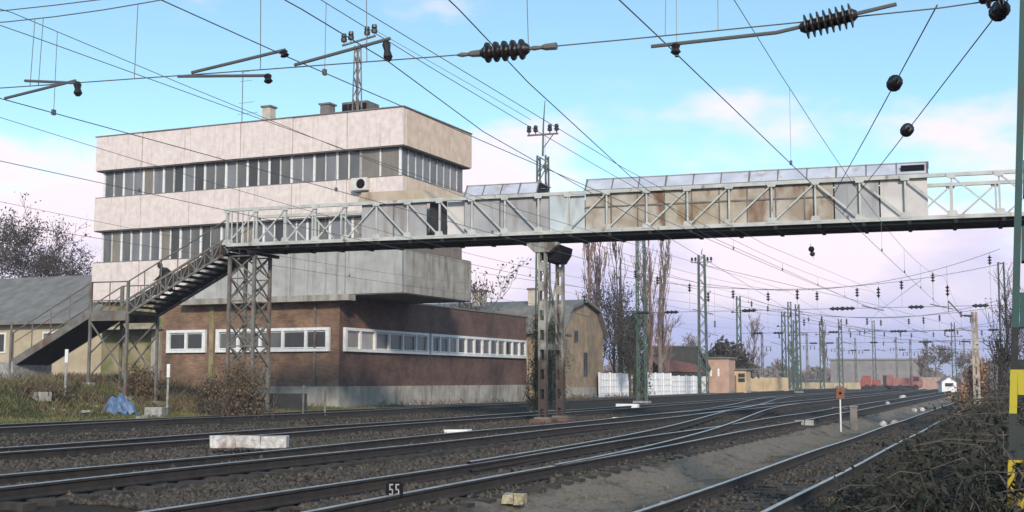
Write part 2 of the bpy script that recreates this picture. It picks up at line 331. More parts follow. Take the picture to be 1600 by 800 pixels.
def make_ground():
    xs = np.unique(np.concatenate([np.linspace(-900, -70, 14), np.linspace(-70, -30, 60), np.linspace(-30, 4, 240), np.linspace(4, 30, 20), np.linspace(30, 700, 10)]))
    ys = np.unique(np.concatenate([np.linspace(-60, 10, 12), np.linspace(10, 62, 220), np.linspace(62, 160, 80), np.linspace(160, 1800, 14)]))
    X, Y = np.meshgrid(xs, ys); Z = ground_z(X, Y) + bumps(X, Y) * np.where((np.abs(X) < 60) & (Y < 90), .035, .0)
    n, mth = X.shape
    V = np.stack([X, Y, Z], -1).reshape(-1, 3)
    i = np.arange(n * mth).reshape(n, mth)
    F = np.stack([i[:-1, :-1], i[:-1, 1:], i[1:, 1:], i[1:, :-1]], -1).reshape(-1, 4)
    m = bpy.data.materials.new('yard_ground'); m.use_nodes = True
    nt = m.node_tree; N = nt.nodes; L = nt.links; p = N['Principled BSDF']; p.inputs['Roughness'].default_value = .95; p.inputs['Specular IOR Level'].default_value = .2
    g = N.new('ShaderNodeNewGeometry'); sp = N.new('ShaderNodeSeparateXYZ'); L.new(g.outputs['Position'], sp.inputs[0])
    def noise(scale, det=6, stretch=None):
        n_ = N.new('ShaderNodeTexNoise'); n_.inputs['Scale'].default_value = scale; n_.inputs['Detail'].default_value = det; n_.inputs['Roughness'].default_value = .65
        if stretch:
            mp = N.new('ShaderNodeMapping'); mp.inputs['Scale'].default_value = stretch; L.new(g.outputs['Position'], mp.inputs[0]); L.new(mp.outputs[0], n_.inputs[0])
        else: L.new(g.outputs['Position'], n_.inputs[0])
        return n_.outputs[0]
    wob = N.new('ShaderNodeMath'); wob.operation = 'MULTIPLY_ADD'; L.new(noise(.55), wob.inputs[0]); wob.inputs[1].default_value = 1.5; wob.inputs[2].default_value = -.75
    ax = N.new('ShaderNodeMath'); L.new(sp.outputs[0], ax.inputs[0]); L.new(wob.outputs[0], ax.inputs[1])
    mr = N.new('ShaderNodeMapRange'); L.new(ax.outputs[0], mr.inputs[0]); mr.inputs[1].default_value = -40; mr.inputs[2].default_value = 4
    rp = N.new('ShaderNodeValToRGB'); L.new(mr.outputs[0], rp.inputs[0])
    def pos(x): return (x + 40) / 44
    stops = [(-40, (.055, .045, .024)), (-32, (.054, .052, .016)), (-28.6, (.048, .055, .012)), (-27.6, (.034, .027, .019)), (-22, (.034, .027, .020)), (-16, (.036, .028, .021)),
             (-13, (.014, .011, .009)), (-10.3, (.044, .034, .025)), (-8, (.009, .008, .007)), (-7.1, (.014, .012, .010)), (-6.5, (.21, .172, .138)), (-5.2, (.19, .157, .125)),
             (-4.5, (.014, .012, .010)), (-3, (.010, .010, .008)), (0, (.012, .012, .008)), (4, (.03, .03, .018))]
    e = rp.color_ramp.elements
    while len(e) < len(stops): e.new(.5)
    for k, (x, c) in enumerate(stops): e[k].position = pos(x); e[k].color = (*c, 1)
    # patches: moss, oil, pale sand
    def mix(fac, a, col, lo, hi):
        q = N.new('ShaderNodeMapRange'); L.new(fac, q.inputs[0]); q.inputs[1].default_value = lo; q.inputs[2].default_value = hi
        x = N.new('ShaderNodeMix'); x.data_type = 'RGBA'; L.new(q.outputs[0], x.inputs[0]); L.new(a, x.inputs[6]); x.inputs[7].default_value = (*col, 1); return x.outputs[2]
    c = mix(noise(.8, 8, (1, .35, 1)), rp.outputs[0], (.034, .036, .012), .55, .72)
    c = mix(noise(1.3, 8, (1, .3, 1.01)), c, (.022, .019, .018), .55, .74)
    c = mix(noise(3.2, 8, (1, .5, 1)), c, (.030, .023, .017), .54, .76)
    c = mix(noise(9, 7), c, (.10, .080, .062), .58, .80)
    c = mix(noise(16, 6), c, (.012, .010, .008), .54, .72)
    L.new(c, p.inputs['Base Color'])
    b = N.new('ShaderNodeBump'); b.inputs['Strength'].default_value = .9; b.inputs['Distance'].default_value = .06; L.new(noise(12, 5), b.inputs['Height']); L.new(b.outputs[0], p.inputs['Normal'])
    o = soup('ground', V, F, m); o.data.polygons.foreach_set('use_smooth', [True] * len(o.data.polygons)); tag(o, kind='structure')
make_ground()

# ------------------------------------------------------------------ tracks
RP = [(-.07, 0), (.07, 0), (.07, .02), (.012, .04), (.012, .125), (.036, .135), (.036, .165), (.028, .172), (-.028, .172), (-.036, .165), (-.036, .135), (-.012, .125), (-.012, .04), (-.07, .02)]
def rail(path, ztop, parent):
    mb = MB(); n = len(RP); vs = []; fs = []; mi = []
    for i, (x, y) in enumerate(path):
        a = path[max(i - 1, 0)]; b = path[min(i + 1, len(path) - 1)]
        t = Vector((b[0] - a[0], b[1] - a[1])).normalized(); nx, ny = t.y, -t.x
        w = .012 * math.sin(y * .35 + x * 3) * (0.5 if y > 60 else 1)
        for (u, h) in RP: vs.append((x + nx * u, y + ny * u, ztop - .172 + h + w))
    for i in range(len(path) - 1):
        for k in range(n):
            k2 = (k + 1) % n; fs.append((i * n + k, i * n + k2, (i + 1) * n + k2, (i + 1) * n + k)); mi.append(1 if k in (6, 7, 8) else 0)
    mb.v = vs; mb.f = fs; mb.mi = mi
    return mb.build('rail', [M['rail_side'], M['rail_top']], parent)
sleeper_me = MB().prism([(-.13, 0), (.13, 0), (.12, .15), (-.12, .15)], -1.28, 1.28, 'x').mesh('sleeper')
def track(idx, label, y0=-15, y1=330, near=(9, 48)):
    c, zt = TR[idx]
    t = empty('railway_track', (c, 0, 0), label=label, cat='railway track', group='parallel railway tracks')
    for s in (-1, 1): rail([(s * .754, y) for y in list(np.arange(y0, 70, 2.0)) + list(np.arange(70, y1, 10.0))], zt, t)
    y = near[0]
    while y < near[1]:
        o = inst('sleeper', sleeper_me, M['sleeper'], t, (rng.uniform(-.03, .03), y, zt - .172 - .152 + rng.uniform(-.012, .003)), rng.uniform(-.015, .015)); y += .62
    mb = MB()
    while y < 140:
        mb.box(-1.28, 1.28, y - .12, y + .12, zt - .32, zt - .178); y += .62
    tag(mb.build('far_sleepers', M['sleeper'], t), kind='stuff')
    return t
track(0, 'near siding with bright rails sunk in dark weedy soil beside the brambles')
track(1, 'track with the number marker, just beyond the pale gravel strip')
track(2, 'track running in front of the steel bridge pier')
track(3, 'track running just behind the steel bridge pier')
track(4, 'farthest track, half buried beside the grass bank')
def crossover(xa, xb, ya, yb, zt, label):
    t = empty('crossover_track', (0, 0, 0), label=label, cat='railway track')
    pts = []
    for y in np.arange(ya, yb + .1, 2.0):
        s = (y - ya) / (yb - ya); s = s * s * (3 - 2 * s); pts.append((xa + (xb - xa) * s, y))
    for s in (-1, 1): rail([(x + s * .754, y) for x, y in pts], zt + .004, t)
    for k in range(6, len(pts) - 4):
        x, y = pts[k]; inst('sleeper', sleeper_me, M['sleeper'], t, (x, y, zt - .345))
crossover(TR[1][0], TR[2][0], 19, 74, .41, 'curved crossover rails leading from the marker track towards the pier track')
crossover(TR[2][0], TR[3][0], 48, 110, .425, 'distant crossover rails leading from the pier track to the track behind it')

# loose ballast, near enough to be told from a flat surface
def scatter_stones():
    n = 190000
    X = nrg.uniform(-24, -1.0, n); Y = 13 + 37 * nrg.random(n) ** 1.5
    d = depth_of(X, Y); px = px_of(X, Y)
    keep = (px > -40) & (px < 1640) & (d > 13)
    cfac = np.interp(X, [-24, -20, -17, -15, -13, -10.3, -8, -7.0, -6.6, -4.7, -4.4, -3, -2, -1], [.3, .35, .65, .8, .6, 1, .6, .55, .0, .0, .3, .2, .1, .05])
    keep &= nrg.random(n) < cfac
    X, Y = X[keep], Y[keep]; n = len(X)
    Z = ground_z(X, Y) + bumps(X, Y) * .035
    s = nrg.uniform(.020, .058, n) * np.where(nrg.random(n) < .04, 1.7, 1)
    oct_ = np.array([(1, 0, 0), (0, 1, 0), (-1, 0, 0), (0, -1, 0), (0, 0, .8), (0, 0, -.6)], float)
    V = oct_[None] * s[:, None, None] * nrg.uniform(.6, 1.35, (n, 6, 1))
    a = nrg.uniform(0, 6.28, n); ca, sa = np.cos(a)[:, None], np.sin(a)[:, None]
    x = V[:, :, 0] * ca - V[:, :, 1] * sa; y = V[:, :, 0] * sa + V[:, :, 1] * ca
    V = np.stack([x + X[:, None], y + Y[:, None], V[:, :, 2] + Z[:, None] + s[:, None] * .3], -1).reshape(-1, 3)
    tri = np.array([(0, 1, 4), (1, 2, 4), (2, 3, 4), (3, 0, 4), (1, 0, 5), (2, 1, 5), (3, 2, 5), (0, 3, 5)])
    F = (tri[None] + (np.arange(n) * 6)[:, None, None]).reshape(-1, 3)
    tag(soup('ballast_stones', V, F, M['ballast']), 'loose dark ballast stones lying between and around the rails', 'gravel', kind='stuff')
scatter_stones()

def blades(name, X, Y, h, w, lean, m, label, cat, zoff=0.0, parent=None):
    n = len(X); Z = ground_z(X, Y) + bumps(X, Y) * .03 + zoff - .02
    a = nrg.uniform(0, 6.28, n); l = nrg.uniform(0, lean, n) * h; b = nrg.uniform(0, 6.28, n)
    dx, dy = np.cos(a) * w / 2, np.sin(a) * w / 2; ex, ey = np.cos(b) * l, np.sin(b) * l
    V = np.stack([np.stack([X - dx, Y - dy, Z], -1), np.stack([X + dx, Y + dy, Z], -1),
                  np.stack([X + ex * .4 + dx * .7, Y + ey * .4 + dy * .7, Z + h * .6], -1), np.stack([X + ex, Y + ey, Z + h], -1)], 1).reshape(-1, 3)
    i = np.arange(n)[:, None] * 4
    F = np.concatenate([i + np.array([[0, 1, 2]]), i + np.array([[0, 2, 3]])], 0)
    return tag(soup(name, V, F, m, parent), label, cat, kind='stuff')
def grass():
    n = 70000
    X = nrg.uniform(-36, -27.6, n); Y = nrg.uniform(24, 58, n)
    k = (px_of(X, Y) > -30) & (px_of(X, Y) < 760) & (nrg.random(n) < np.where(X < -30, .9, .6) * (0.35 + .65 * (np.sin(X * 1.9 + Y * .7) * np.sin(Y * 1.1) > -.2)))
    X, Y = X[k], Y[k]
    blades('bank_grass', X, Y, nrg.uniform(.04, .18, len(X)), nrg.uniform(.015, .04, len(X)), .9, M['grass'], 'short green and yellow winter grass on the bank by the brick building', 'grass')
    n = 9000
    X = np.concatenate([nrg.uniform(-40, -30.5, n), nrg.uniform(-31.5, -28.5, n // 3)]); Y = np.concatenate([nrg.uniform(34, 53, n), nrg.uniform(55, 100, n // 3)])
    k = (px_of(X, Y) > -30) & (px_of(X, Y) < 1150) & (nrg.random(len(X)) < .25 + .75 * (np.sin(X * 1.2 + 1) * np.sin(Y * .8) > 0))
    X, Y = X[k], Y[k]
    blades('dry_weeds', X, Y, nrg.uniform(.10, .42, len(X)), nrg.uniform(.010, .024, len(X)), .9, M['grass_dry'], 'tall brown dead weeds along the foot of the bank', 'weeds')
    n = 26000
    X = nrg.uniform(-25, -1.8, n); Y = 14 + 46 * nrg.random(n) ** 1.4
    clump = np.sin(X * 2.3 + np.sin(Y * .7) * 2) * np.sin(Y * .9 + X) + .4 * np.sin(X * 5 + Y * 3)
    near_rail = np.min([np.abs(np.abs(X - c) - 1.7) for c, _ in TR.values()], 0)
    k = (px_of(X, Y) > -30) & (px_of(X, Y) < 1640) & (clump > .62 - .5 * (near_rail < .5))
    X, Y = X[k], Y[k]
    blades('track_weeds', X, Y, nrg.uniform(.02, .10, len(X)), nrg.uniform(.015, .035, len(X)), .9, M['grass'], 'low weeds and moss growing between the rails', 'weeds')
grass()

# ------------------------------------------------------------------ signal box building
def signal_box():
    B = empty('signal_box_building', (-26.88, 52.33, 0), R(-1.8), label='pale three-storey concrete signal box with window bands on a brown brick base', cat='building')
    XL, YB = -18.9, 7.5
    zg = .2
    Z = dict(sof=5.88, w2b=7.96, w2t=9.71, w1b=11.46, w1t=12.97, roof=14.8)
    bx('inner_wall', M['dark_in'], B, XL + .75, -.75, .75, YB - .3, Z['sof'] + .1, Z['roof'] - .3)
    # bands of wall panels, front then right face then left and rear
    def band(z0, z1, mf, mr, x0=XL, x1=0, wid=3.2, rear=True, right=True, proud=0.0):
        n = max(1, round((x1 - x0) / wid)); w = (x1 - x0) / n
        for k in range(n):
            mm = mf(x0 + w * (k + .5)) if callable(mf) else mf
            j = rng.uniform(-.022, .022)
            bx('wall_panel', mm, B, x0 + w * k + .022, x0 + w * (k + 1) - .022, -proud + j, .30, z0, z1)
        if right:
            n = 3; w = (YB - .31) / n
            for k in range(n): bx('wall_panel', mr, B, -.30, rng.uniform(-.006, .006), .312 + w * k + .01, .312 + w * (k + 1) - .01, z0, z1)
        if rear:
            bx('wall_panel', mf(x0) if callable(mf) else mf, B, x0, -.31, YB - .28, YB + .02, z0, z1)
            bx('wall_panel', mf(x0) if callable(mf) else mf, B, XL, XL + .3, .312, YB - .29, z0, z1)
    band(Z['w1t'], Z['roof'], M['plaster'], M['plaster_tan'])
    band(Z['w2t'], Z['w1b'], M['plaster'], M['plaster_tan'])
    band(Z['sof'], Z['w2b'], lambda x: M['plaster'] if x < -13.2 else M['cement'], M['cement_light'])  # skirt panels pale at the left, grey further right
    c = MB(); c.box(XL - .05, .05, -.05, .34, Z['roof'], Z['roof'] + .05); c.box(-.34, .05, .345, YB, Z['roof'], Z['roof'] + .05); c.box(XL - .05, -.345, YB - .3, YB + .06, Z['roof'], Z['roof'] + .05); c.box(XL - .05, XL + .34, .345, YB - .31, Z['roof'], Z['roof'] + .05)
    c.build('coping', M['coping'], B)
    bx('roof', M['tar'], B, XL + .31, -.31, .31, YB - .3, Z['roof'] - .5, Z['roof'] - .25)
    for zz in (Z['w1t'], Z['w2t']):                  # slab edge over each window band
        bx('lintel', M['soffit'], B, XL + .06, -.06, .06, YB - .1, zz - .06, zz - .004)
    for zz in (Z['w1b'], Z['w2b']):
        bx('window_sill', M['soffit'], B, XL + .03, -.03, .03, YB - .05, zz + .004, zz + .05)
    bx('soffit', M['soffit'], B, XL + .05, -.05, .05, YB - .05, Z['sof'] - .05, Z['sof'] + .06)
    # window bands: every pane and every mullion
    mull = {}
    def windows(z0, z1, x0, x1, wid, y, kind):
        n = round((x1 - x0) / wid); w = (x1 - x0) / n
        z0 += .052; z1 -= .062
        key = (round(w, 3), round(z1 - z0, 3))
        pm = MB().box(-w / 2 + .03, w / 2 - .03, -.015, .015, 0, z1 - z0).mesh('pane')
        mm = [MB().box(-a, a, -.05, .05, 0, z1 - z0).mesh('mullion') for a in (.03, .06)]
        for k in range(n + 1):
            big = (k % 2 == 0)
            inst_m('mullion', mm[1 if big else 0], M['white_paint'] if (big or rng.random() < .3) else M['mullion'], B, (x0 + w * k, y + .01, z0))
        for k in range(n):
            if kind == 'bay': pmm = PANES[3] if k == 0 else PANES[4] if k == 99 else PANES[3]
            else: pmm = rng.choices(PANES, [6, 3, 1.4, 1.1, .4])[0]
            o = inst_m('pane', pm, pmm, B, (x0 + w * (k + .5), y + .03 + rng.uniform(-.01, .01), z0)); o.rotation_euler = (rng.uniform(-.02, .02), 0, rng.uniform(-.03, .03))
    windows(Z['w1b'], Z['w1t'], XL + .35, -2.55, .66, .36, 'n')
    windows(Z['w1b'], Z['w1t'], -2.55, -.36, 1.09, .36, 'bay')
    windows(Z['w2b'], Z['w2t'], XL + .35, -.36, .66, .36, 'n')
    # right face: glazing above, weathered slats below
    n = 9; w = (YB - .7) / n; z0, z1 = Z['w1b'] + .052, Z['w1t'] - .062
    pm = MB().box(-.015, .015, -w / 2 + .025, w / 2 - .025, 0, z1 - z0).mesh('pane'); mm = MB().box(-.05, .05, -.025, .025, 0, z1 - z0).mesh('mullion')
    for k in range(n):
        inst_m('pane', pm, PANES[1] if k % 4 else PANES[0], B, (-.38, .36 + w * (k + .5), z0))
        inst_m('mullion', mm, M['mullion'], B, (-.37, .36 + w * k, z0))
    z0, z1 = Z['w2b'] + .052, Z['w2t'] - .062
    sm_ = MB().box(-.02, .02, -.10, .10, 0, z1 - z0).mesh('slat')
    for k in range(30): inst_m('slat', sm_, M['wood_slat'], B, (-.36 + rng.uniform(-.012, .012), .40 + .225 * k, z0))
    for zz0, zz1 in ((Z['w1b'], Z['w1t']), (Z['w2b'], Z['w2t'])):
        bx('pier_corner', M['mullion'], B, -.40, -.33, .33, .40, zz0 + .051, zz1 - .061)
        bx('end_wall', M['cement'], B, XL + .34, XL + .5, .42, YB - .4, zz0 + .051, zz1 - .061)
    # brick base
    bl, br_, bd = -14.2, -3.5, 23.0
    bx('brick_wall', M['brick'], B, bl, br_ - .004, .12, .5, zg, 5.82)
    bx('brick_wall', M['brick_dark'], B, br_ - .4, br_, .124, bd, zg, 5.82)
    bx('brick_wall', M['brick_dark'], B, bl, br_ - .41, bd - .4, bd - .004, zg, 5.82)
    bx('flat_roof', M['tar'], B, bl, br_ - .41, .51, bd - .41, 5.5, 5.70)
    bx('coping', M['coping'], B, br_ - .45, br_ + .06, YB + .1, bd + .05, 5.822, 5.90)
    bx('plinth', M['cement_light'], B, bl + 6, br_ + .05, .06, .118, zg, 1.45)
    bx('plinth', M['cement_light'], B, br_ + .003, br_ + .055, .119, bd + .02, zg, 1.45)
    bx('side_wall', M['moss_wall'], B, -18.4, bl - .005, .35, 6.5, zg, 5.80)
    bx('corner_pillar', M['cement_light'], B, bl - .55, bl - .01, -.05, .34, zg, 4.35)
    bx('awning', M['cement_light'], B, -18.2, bl + .1, -.9, .33, 4.36, 4.5)
    bx('ledge', M['cement_light'], B, -12.6, -2.6, -.55, .1, 5.55, 5.84)
    bx('downpipe', M['steel_old'], B, -4.9, -4.8, .02, .11, 1.46, 5.5)
    bx('pilaster', M['moss_wall'], B, -11.15, -10.9, .04, .115, zg, 5.5)
    # ribbon windows: frame > pane
    def strip(a, b, n, axis, choose):
        z0, z1 = 3.14, 4.30; mbf = MB(); w = (b - a) / n
        def rect(s0, s1, za, zb, p0, p1):
            if axis == 'x': mbf.box(s0, s1, .12 - p1, .12 - p0, za, zb)
            else: mbf.box(br_ + p0, br_ + p1, s0, s1, za, zb)
        rect(a, b, z0, z0 + .14, .004, .16); rect(a, b, z1 - .14, z1, .004, .16)
        for k in range(n + 1):
            s = a + w * k; e = .10 if k in (0, n) else .07
            s = min(max(s, a + e), b - e); rect(s - e, s + e, z0 + .142, z1 - .142, .004, .15)
        f = mbf.build('window_frame', M['white_paint'], B)
        for k in range(n):
            s0, s1 = a + w * k + .04, a + w * (k + 1) - .04; q = MB()
            if axis == 'x': q.box(s0, s1, .09, .114, z0 + .12, z1 - .12)
            else: q.box(br_ + .006, br_ + .03, s0, s1, z0 + .12, z1 - .12)
            q.build('pane', choose(k), f)
            if choose(k) is not PANES[4]:            # casement frame inside each light
                q = MB(); t = .05
                for (u0, u1, v0, v1) in ((s0 + .05, s1 - .05, z0 + .16, z0 + .16 + t), (s0 + .05, s1 - .05, z1 - .16 - t, z1 - .16)):
                    if axis == 'x': q.box(u0, u1, .05, .088, v0, v1)
                    else: q.box(br_ + .032, br_ + .07, u0, u1, v0, v1)
                q.build('casement', M['white_paint'], f)
    strip(-13.8, -11.35, 2, 'x', lambda k: PANES[2])
    strip(-10.7, -4.0, 5, 'x', lambda k: PANES[2] if k > 2 else PANES[0])
    strip(.45, 9.15, 6, 'y', lambda k: [PANES[3], PANES[4], PANES[0], PANES[0], PANES[0], PANES[3]][k])
    strip(9.42, 22.7, 12, 'y', lambda k: [PANES[0], PANES[0], PANES[3], PANES[2], PANES[0], PANES[2]][k % 6])
    # chimneys and a vent box on the roof
    for (x, y, w, h, m, nm) in ((-9.3, 2.2, .5, 16.0, M['chimney'], 'chimney'), (-5.55, 2.0, .55, 15.75, M['coping'], 'vent')):
        ch = MB().box(x - w / 2, x + w / 2, y - w / 2, y + w / 2, 14.5, h).build(nm, m, B)
        MB().box(x - w / 2 - .07, x + w / 2 + .07, y - w / 2 - .07, y + w / 2 + .07, h + .002, h + .09).build('cap', M['coping'], ch)
    vb = MB().box(-4.2, -2.75, 1.2, 2.4, 14.5, 15.62).build('vent', M['steel_old'], B)
    for k in range(4): MB().box(-4.15 + k * .36, -3.85 + k * .36, 1.14, 1.19, 15.2, 15.5).build('louvre', M['black'], vb)
    # things carried by the building
    def bp(x, y, z): return B.matrix_basis @ Vector((x, y, z))
    B_m = Matrix.Translation(B.location) @ Matrix.Rotation(R(-1.8), 4, 'Z')
    a = empty('air_conditioner', B_m @ Vector((-2.25, -.16, 11.15)), R(-1.8), label='small cream air conditioner box hung under the upper window band', cat='air conditioner')
    bx('casing', M['ac_white'], a, -.42, .42, -.17, .14, -.3, .3)
    MB().lathe((.1, -.175, 0), (.1, -.2, 0), [(0, .24), (1, .22)], 14).build('fan_grille', M['black'], a)
    bx('bracket', M['steel_old'], a, -.3, .3, -.14, .15, -.36, -.305)
    t = empty('television_aerial', B_m @ Vector((-11.6, 3.0, 14.55)), R(-1.8), label='thin television aerial standing on the flat roof left of the chimney', cat='aerial')
    MB().tube([(0, 0, 0), (0, 0, 3.9)], .025, 5).build('pole', M['steel_old'], t)
    for z, ln in ((1.5, .95), (2.1, .7), (3.3, .55), (3.8, .35)):
        MB().tube([(-ln * .3, 0, z), (ln, .1, z + .03)], .012, 4).build('element', M['steel_old'], t)
    return B_m
BM_ = signal_box()

# ------------------------------------------------------------------ insulators and masts
def ins_prof(n=4, r=.11, neck=.045):
    p = [(0, neck * .6)]
    for k in range(n):
        a = .06 + .88 * k / n; b = .06 + .88 * (k + 1) / n
        p += [(a, neck), (a + (b - a) * .30, neck * 1.1), (a + (b - a) * .42, r), (a + (b - a) * .62, r * .95), (a + (b - a) * .8, neck * 1.1), (b, neck)]
    return p + [(1, neck * .6)]
def pin_insulator(parent, x, y, z, s=1.0):
    MB().lathe((x, y, z), (x, y, z + .42 * s), [(0, .03), (.25, .03), (.3, .10 * s), (.55, .11 * s), (.6, .07 * s), (.7, .10 * s), (.95, .08 * s), (1, .02)], 8).build('insulator', M['insul'], parent)
def lattice(parent, h, w0, w1, step=.75, t=.05, m=None, z0=0.0, bt=.03):
    m = m or M['green_mast']
    def w(z): return (w0 + (w1 - w0) * (z - z0) / (h - z0)) / 2
    for sx in (-1, 1):
        for sy in (-1, 1):
            MB().beam((sx * w(z0), sy * w(z0), z0), (sx * w(h), sy * w(h), h), t, t).build('leg', m, parent)
    mb = MB(); z = z0; k = 0
    while z < h - .1:
        z2 = min(z + step, h); a, b = w(z), w(z2); s = 1 if k % 2 else -1
        for sg in (-1, 1):
            mb.beam((s * a, sg * a, z), (-s * b, sg * b, z2), bt, bt); mb.beam((sg * a, s * a, z), (sg * b, -s * b, z2), bt, bt)
        z = z2; k += 1
    mb.build('bracing', m, parent)
def roof_mast():
    o = empty('roof_mast', BM_ @ Vector((-3.05, .75, 14.55)), R(-6), label='green lattice mast on the signal box roof carrying four dark insulators', cat='mast')
    lattice(o, 3.75, .34, .22, .55, .06, M['steel_old'])
    MB().beam((-.95, 0, 3.88), (1.05, 0, 4.12), .08, .08).build('crossarm', M['steel_old'], o)
    for x in (-.85, -.42, .55, .98): pin_insulator(o, x, 0, 3.98 + x * .12, 1.5)
roof_mast()

# ------------------------------------------------------------------ footbridge
BR = Matrix.Translation((-15.57, 41.6, 0)) @ Matrix.Rotation(R(3.6), 4, 'Z')
WID = 2.2; ZD = 6.93; ZT = 8.42
def bw(x, y, z): return BR @ Vector((x, y, z))
def footbridge():
    F = empty('footbridge', (-15.57, 41.6, 0), R(3.6), label='long pale grey steel truss footbridge crossing the tracks', cat='footbridge')
    xl, xr = -13.1, 25.3
    nodes_l = [xl + 1.28 * k for k in range(11)]      # -13.1 .. -0.3
    nodes_r = [.8] + [2.23 + 1.442 * k for k in range(17)]
    nodes = nodes_l + nodes_r
    xr = nodes[-1]
    for y, side in ((0, -1), (WID, 1)):
        MB().box(xl - .05, xr, y - .06, y + .06, ZT - .07, ZT + .05).build('top_chord', M['bridge'], F)
        MB().box(xl - .05, xr, y - .07, y + .07, ZD + .03, ZD + .16).build('bottom_chord', M['bridge'], F)
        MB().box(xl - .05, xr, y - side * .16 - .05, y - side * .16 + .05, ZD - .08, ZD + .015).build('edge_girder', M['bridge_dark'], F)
        vm = MB().box(-.03, .03, -.045, .045, ZD + .161, ZT - .072).mesh('vertical')
        gm = MB().prism([(-.19, 0), (.19, 0), (.12, .20), (-.12, .20)], -.012, .012).mesh('gusset_plate')
        gt = MB().prism([(-.12, 0), (.12, 0), (.19, .16), (-.19, .16)], -.012, .012).mesh('gusset_plate')
        yo = y + side * .075
        for x in nodes:
            v = inst('vertical', vm, M['bridge'], F, (x, y, 0))
            inst('gusset_plate', gm, M['bridge'], F, (x, yo, ZD + .10)); inst('gusset_plate', gt, M['bridge'], F, (x, yo, ZT - .14))
        dm = {}
        for a, b in zip(nodes[:-1], nodes[1:]):
            if abs(a + .3) < .01: continue
            left = a < -.3
            up = (a < -7.5) if left else (a < 9.2)     # '/' in the first half of each span, '\' in the second
            if side == 1: up = not up
            key = (round(b - a, 3), up)
            if key not in dm:
                p, q = ((.04, 0, ZD + .16), (b - a - .04, 0, ZT - .1)) if up else ((.04, 0, ZT - .1), (b - a - .04, 0, ZD + .16))
                dm[key] = MB().beam(p, q, .055, .04, up=(0, 1, 0)).mesh('diagonal')
            inst('diagonal', dm[key], M['bridge'], F, (a, y + side * .03, 0))
    # deck on cross beams
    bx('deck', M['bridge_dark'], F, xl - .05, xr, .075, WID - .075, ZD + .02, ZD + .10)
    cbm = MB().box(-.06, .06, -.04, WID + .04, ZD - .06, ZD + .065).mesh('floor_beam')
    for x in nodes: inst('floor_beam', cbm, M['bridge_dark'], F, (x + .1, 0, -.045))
    # covered part: sheet panels inside the trusses, inclined glazing above
    def wall(x0, x1, wid, m, y, z0=ZD + .165, z1=ZT + .03, th=.03):
        n = max(1, round((x1 - x0) / wid)); w = (x1 - x0) / n
        for k in range(n):
            mm = m(k) if callable(m) else m
            j = rng.uniform(-.006, .006)
            bx('cover_panel', mm, F, x0 + w * k + .012, x0 + w * (k + 1) - .012, y - th / 2 + j, y + th / 2 + j, z0, z1)
            bx('cover_post', M['steel_old'], F, x0 + w * k - .02, x0 + w * k + .02, y - th - .012, y + th * .5 - .02 - .012, z0, z1) if k else None
    def glaze(x0, x1, wid, heavy=3):
        n = round((x1 - x0) / wid); w = (x1 - x0) / n
        for k in range(n):
            for (ya, yb) in ((.10, .42), (WID - .10, WID - .42)):
                mb = MB(); a = x0 + w * k + .018; b = x0 + w * (k + 1) - .018; za, zb = ZT + .10, ZT + .50
                mb.add([(a, ya, za), (b, ya, za), (b, yb, zb), (a, yb, zb), (a, ya, za - .02), (b, ya, za - .02), (b, yb, zb - .02), (a, yb, zb - .02)],
                       [(0, 1, 2, 3), (7, 6, 5, 4), (0, 4, 5, 1), (1, 5, 6, 2), (2, 6, 7, 3), (3, 7, 4, 0)]); mb.build('glazing_panel', M['glazing'], F)
        for k in range(n + 1):
            t = .03 if k % heavy else .055
            MB().beam((x0 + w * k, .085, ZT + .06), (x0 + w * k, .43, ZT + .53), t, .05).build('glazing_bar', M['steel_old'], F)
        bx('roof_sheet', M['grey_panel'], F, x0 - .05, x1 + .05, .40, WID - .40, ZT + .51, ZT + .54)
        bx('eaves_rail', M['coping'], F, x0 - .05, x1 + .05, .055, .12, ZT + .052, ZT + .095)
    wall(1.41, 10.03, .96, lambda k: [M['rust_panel'], M['rust_panel2']][(k * 7 // 3) % 2], .11)
    bx('cover_rail', M['steel_old'], F, 1.41, 10.03, .06, .092, 7.86, 7.91)
    wall(10.05, 11.5, 1.45, M['grey_panel'], .11); wall(11.52, 13.03, 1.5, M['pale_panel'], .11)
    wall(1.41, 13.03, 1.45, M['grey_panel'], WID - .11)
    glaze(1.41, 13.03, .97)
    bx('end_panel', M['pale_panel'], F, 12.99, 13.02, .13, WID - .13, ZD + .165, ZT + .09)
    bx('vent_opening', M['black'], F, 12.2, 12.95, .16, .19, ZT + .20, ZT + .40)
    wall(-7.38, -4.70, 1.34, M['grey_panel'], .11); wall(-7.38, -4.7, 1.34, M['grey_panel'], WID - .11)
    bx('door_panel', M['dark_in'], F, -4.66, -3.98, .30, .33, ZD + .165, ZT)  # dark sheet standing in for the unlit door opening
    bx('cover_panel', M['pale_panel'], F, -3.95, -3.25, .30, .33, ZD + .165, ZT)
    wall(-3.2, -.42, 1.39, M['grey_panel'], .11); wall(-3.2, -.42, 1.39, M['grey_panel'], WID - .11)
    glaze(-3.2, -.42, .70)
    # tan lean-to roof over the left cover
    MB().prism([(-7.5, ZT + .06), (-4.55, ZT + .06), (-4.85, ZT + .42), (-7.35, ZT + .42)], .02, 1.2).build('tan_roof', M['tan_roof'], F)
    bx('cover_panel', M['blue_panel'], F, .12, .78, -.03, 0, ZD + .165, ZT - .08)
    bx('cover_panel', M['blue_panel'], F, .82, 1.38, .14, .17, ZD + .165, ZT - .08)
    bx('cover_panel', M['grey_panel'], F, -.26, .08, .10, .13, ZD + .165, ZT - .08)
    bx('cover_panel', M['grey_panel'], F, -.4, 1.4, WID - .12, WID - .09, ZD + .165, ZT - .08)
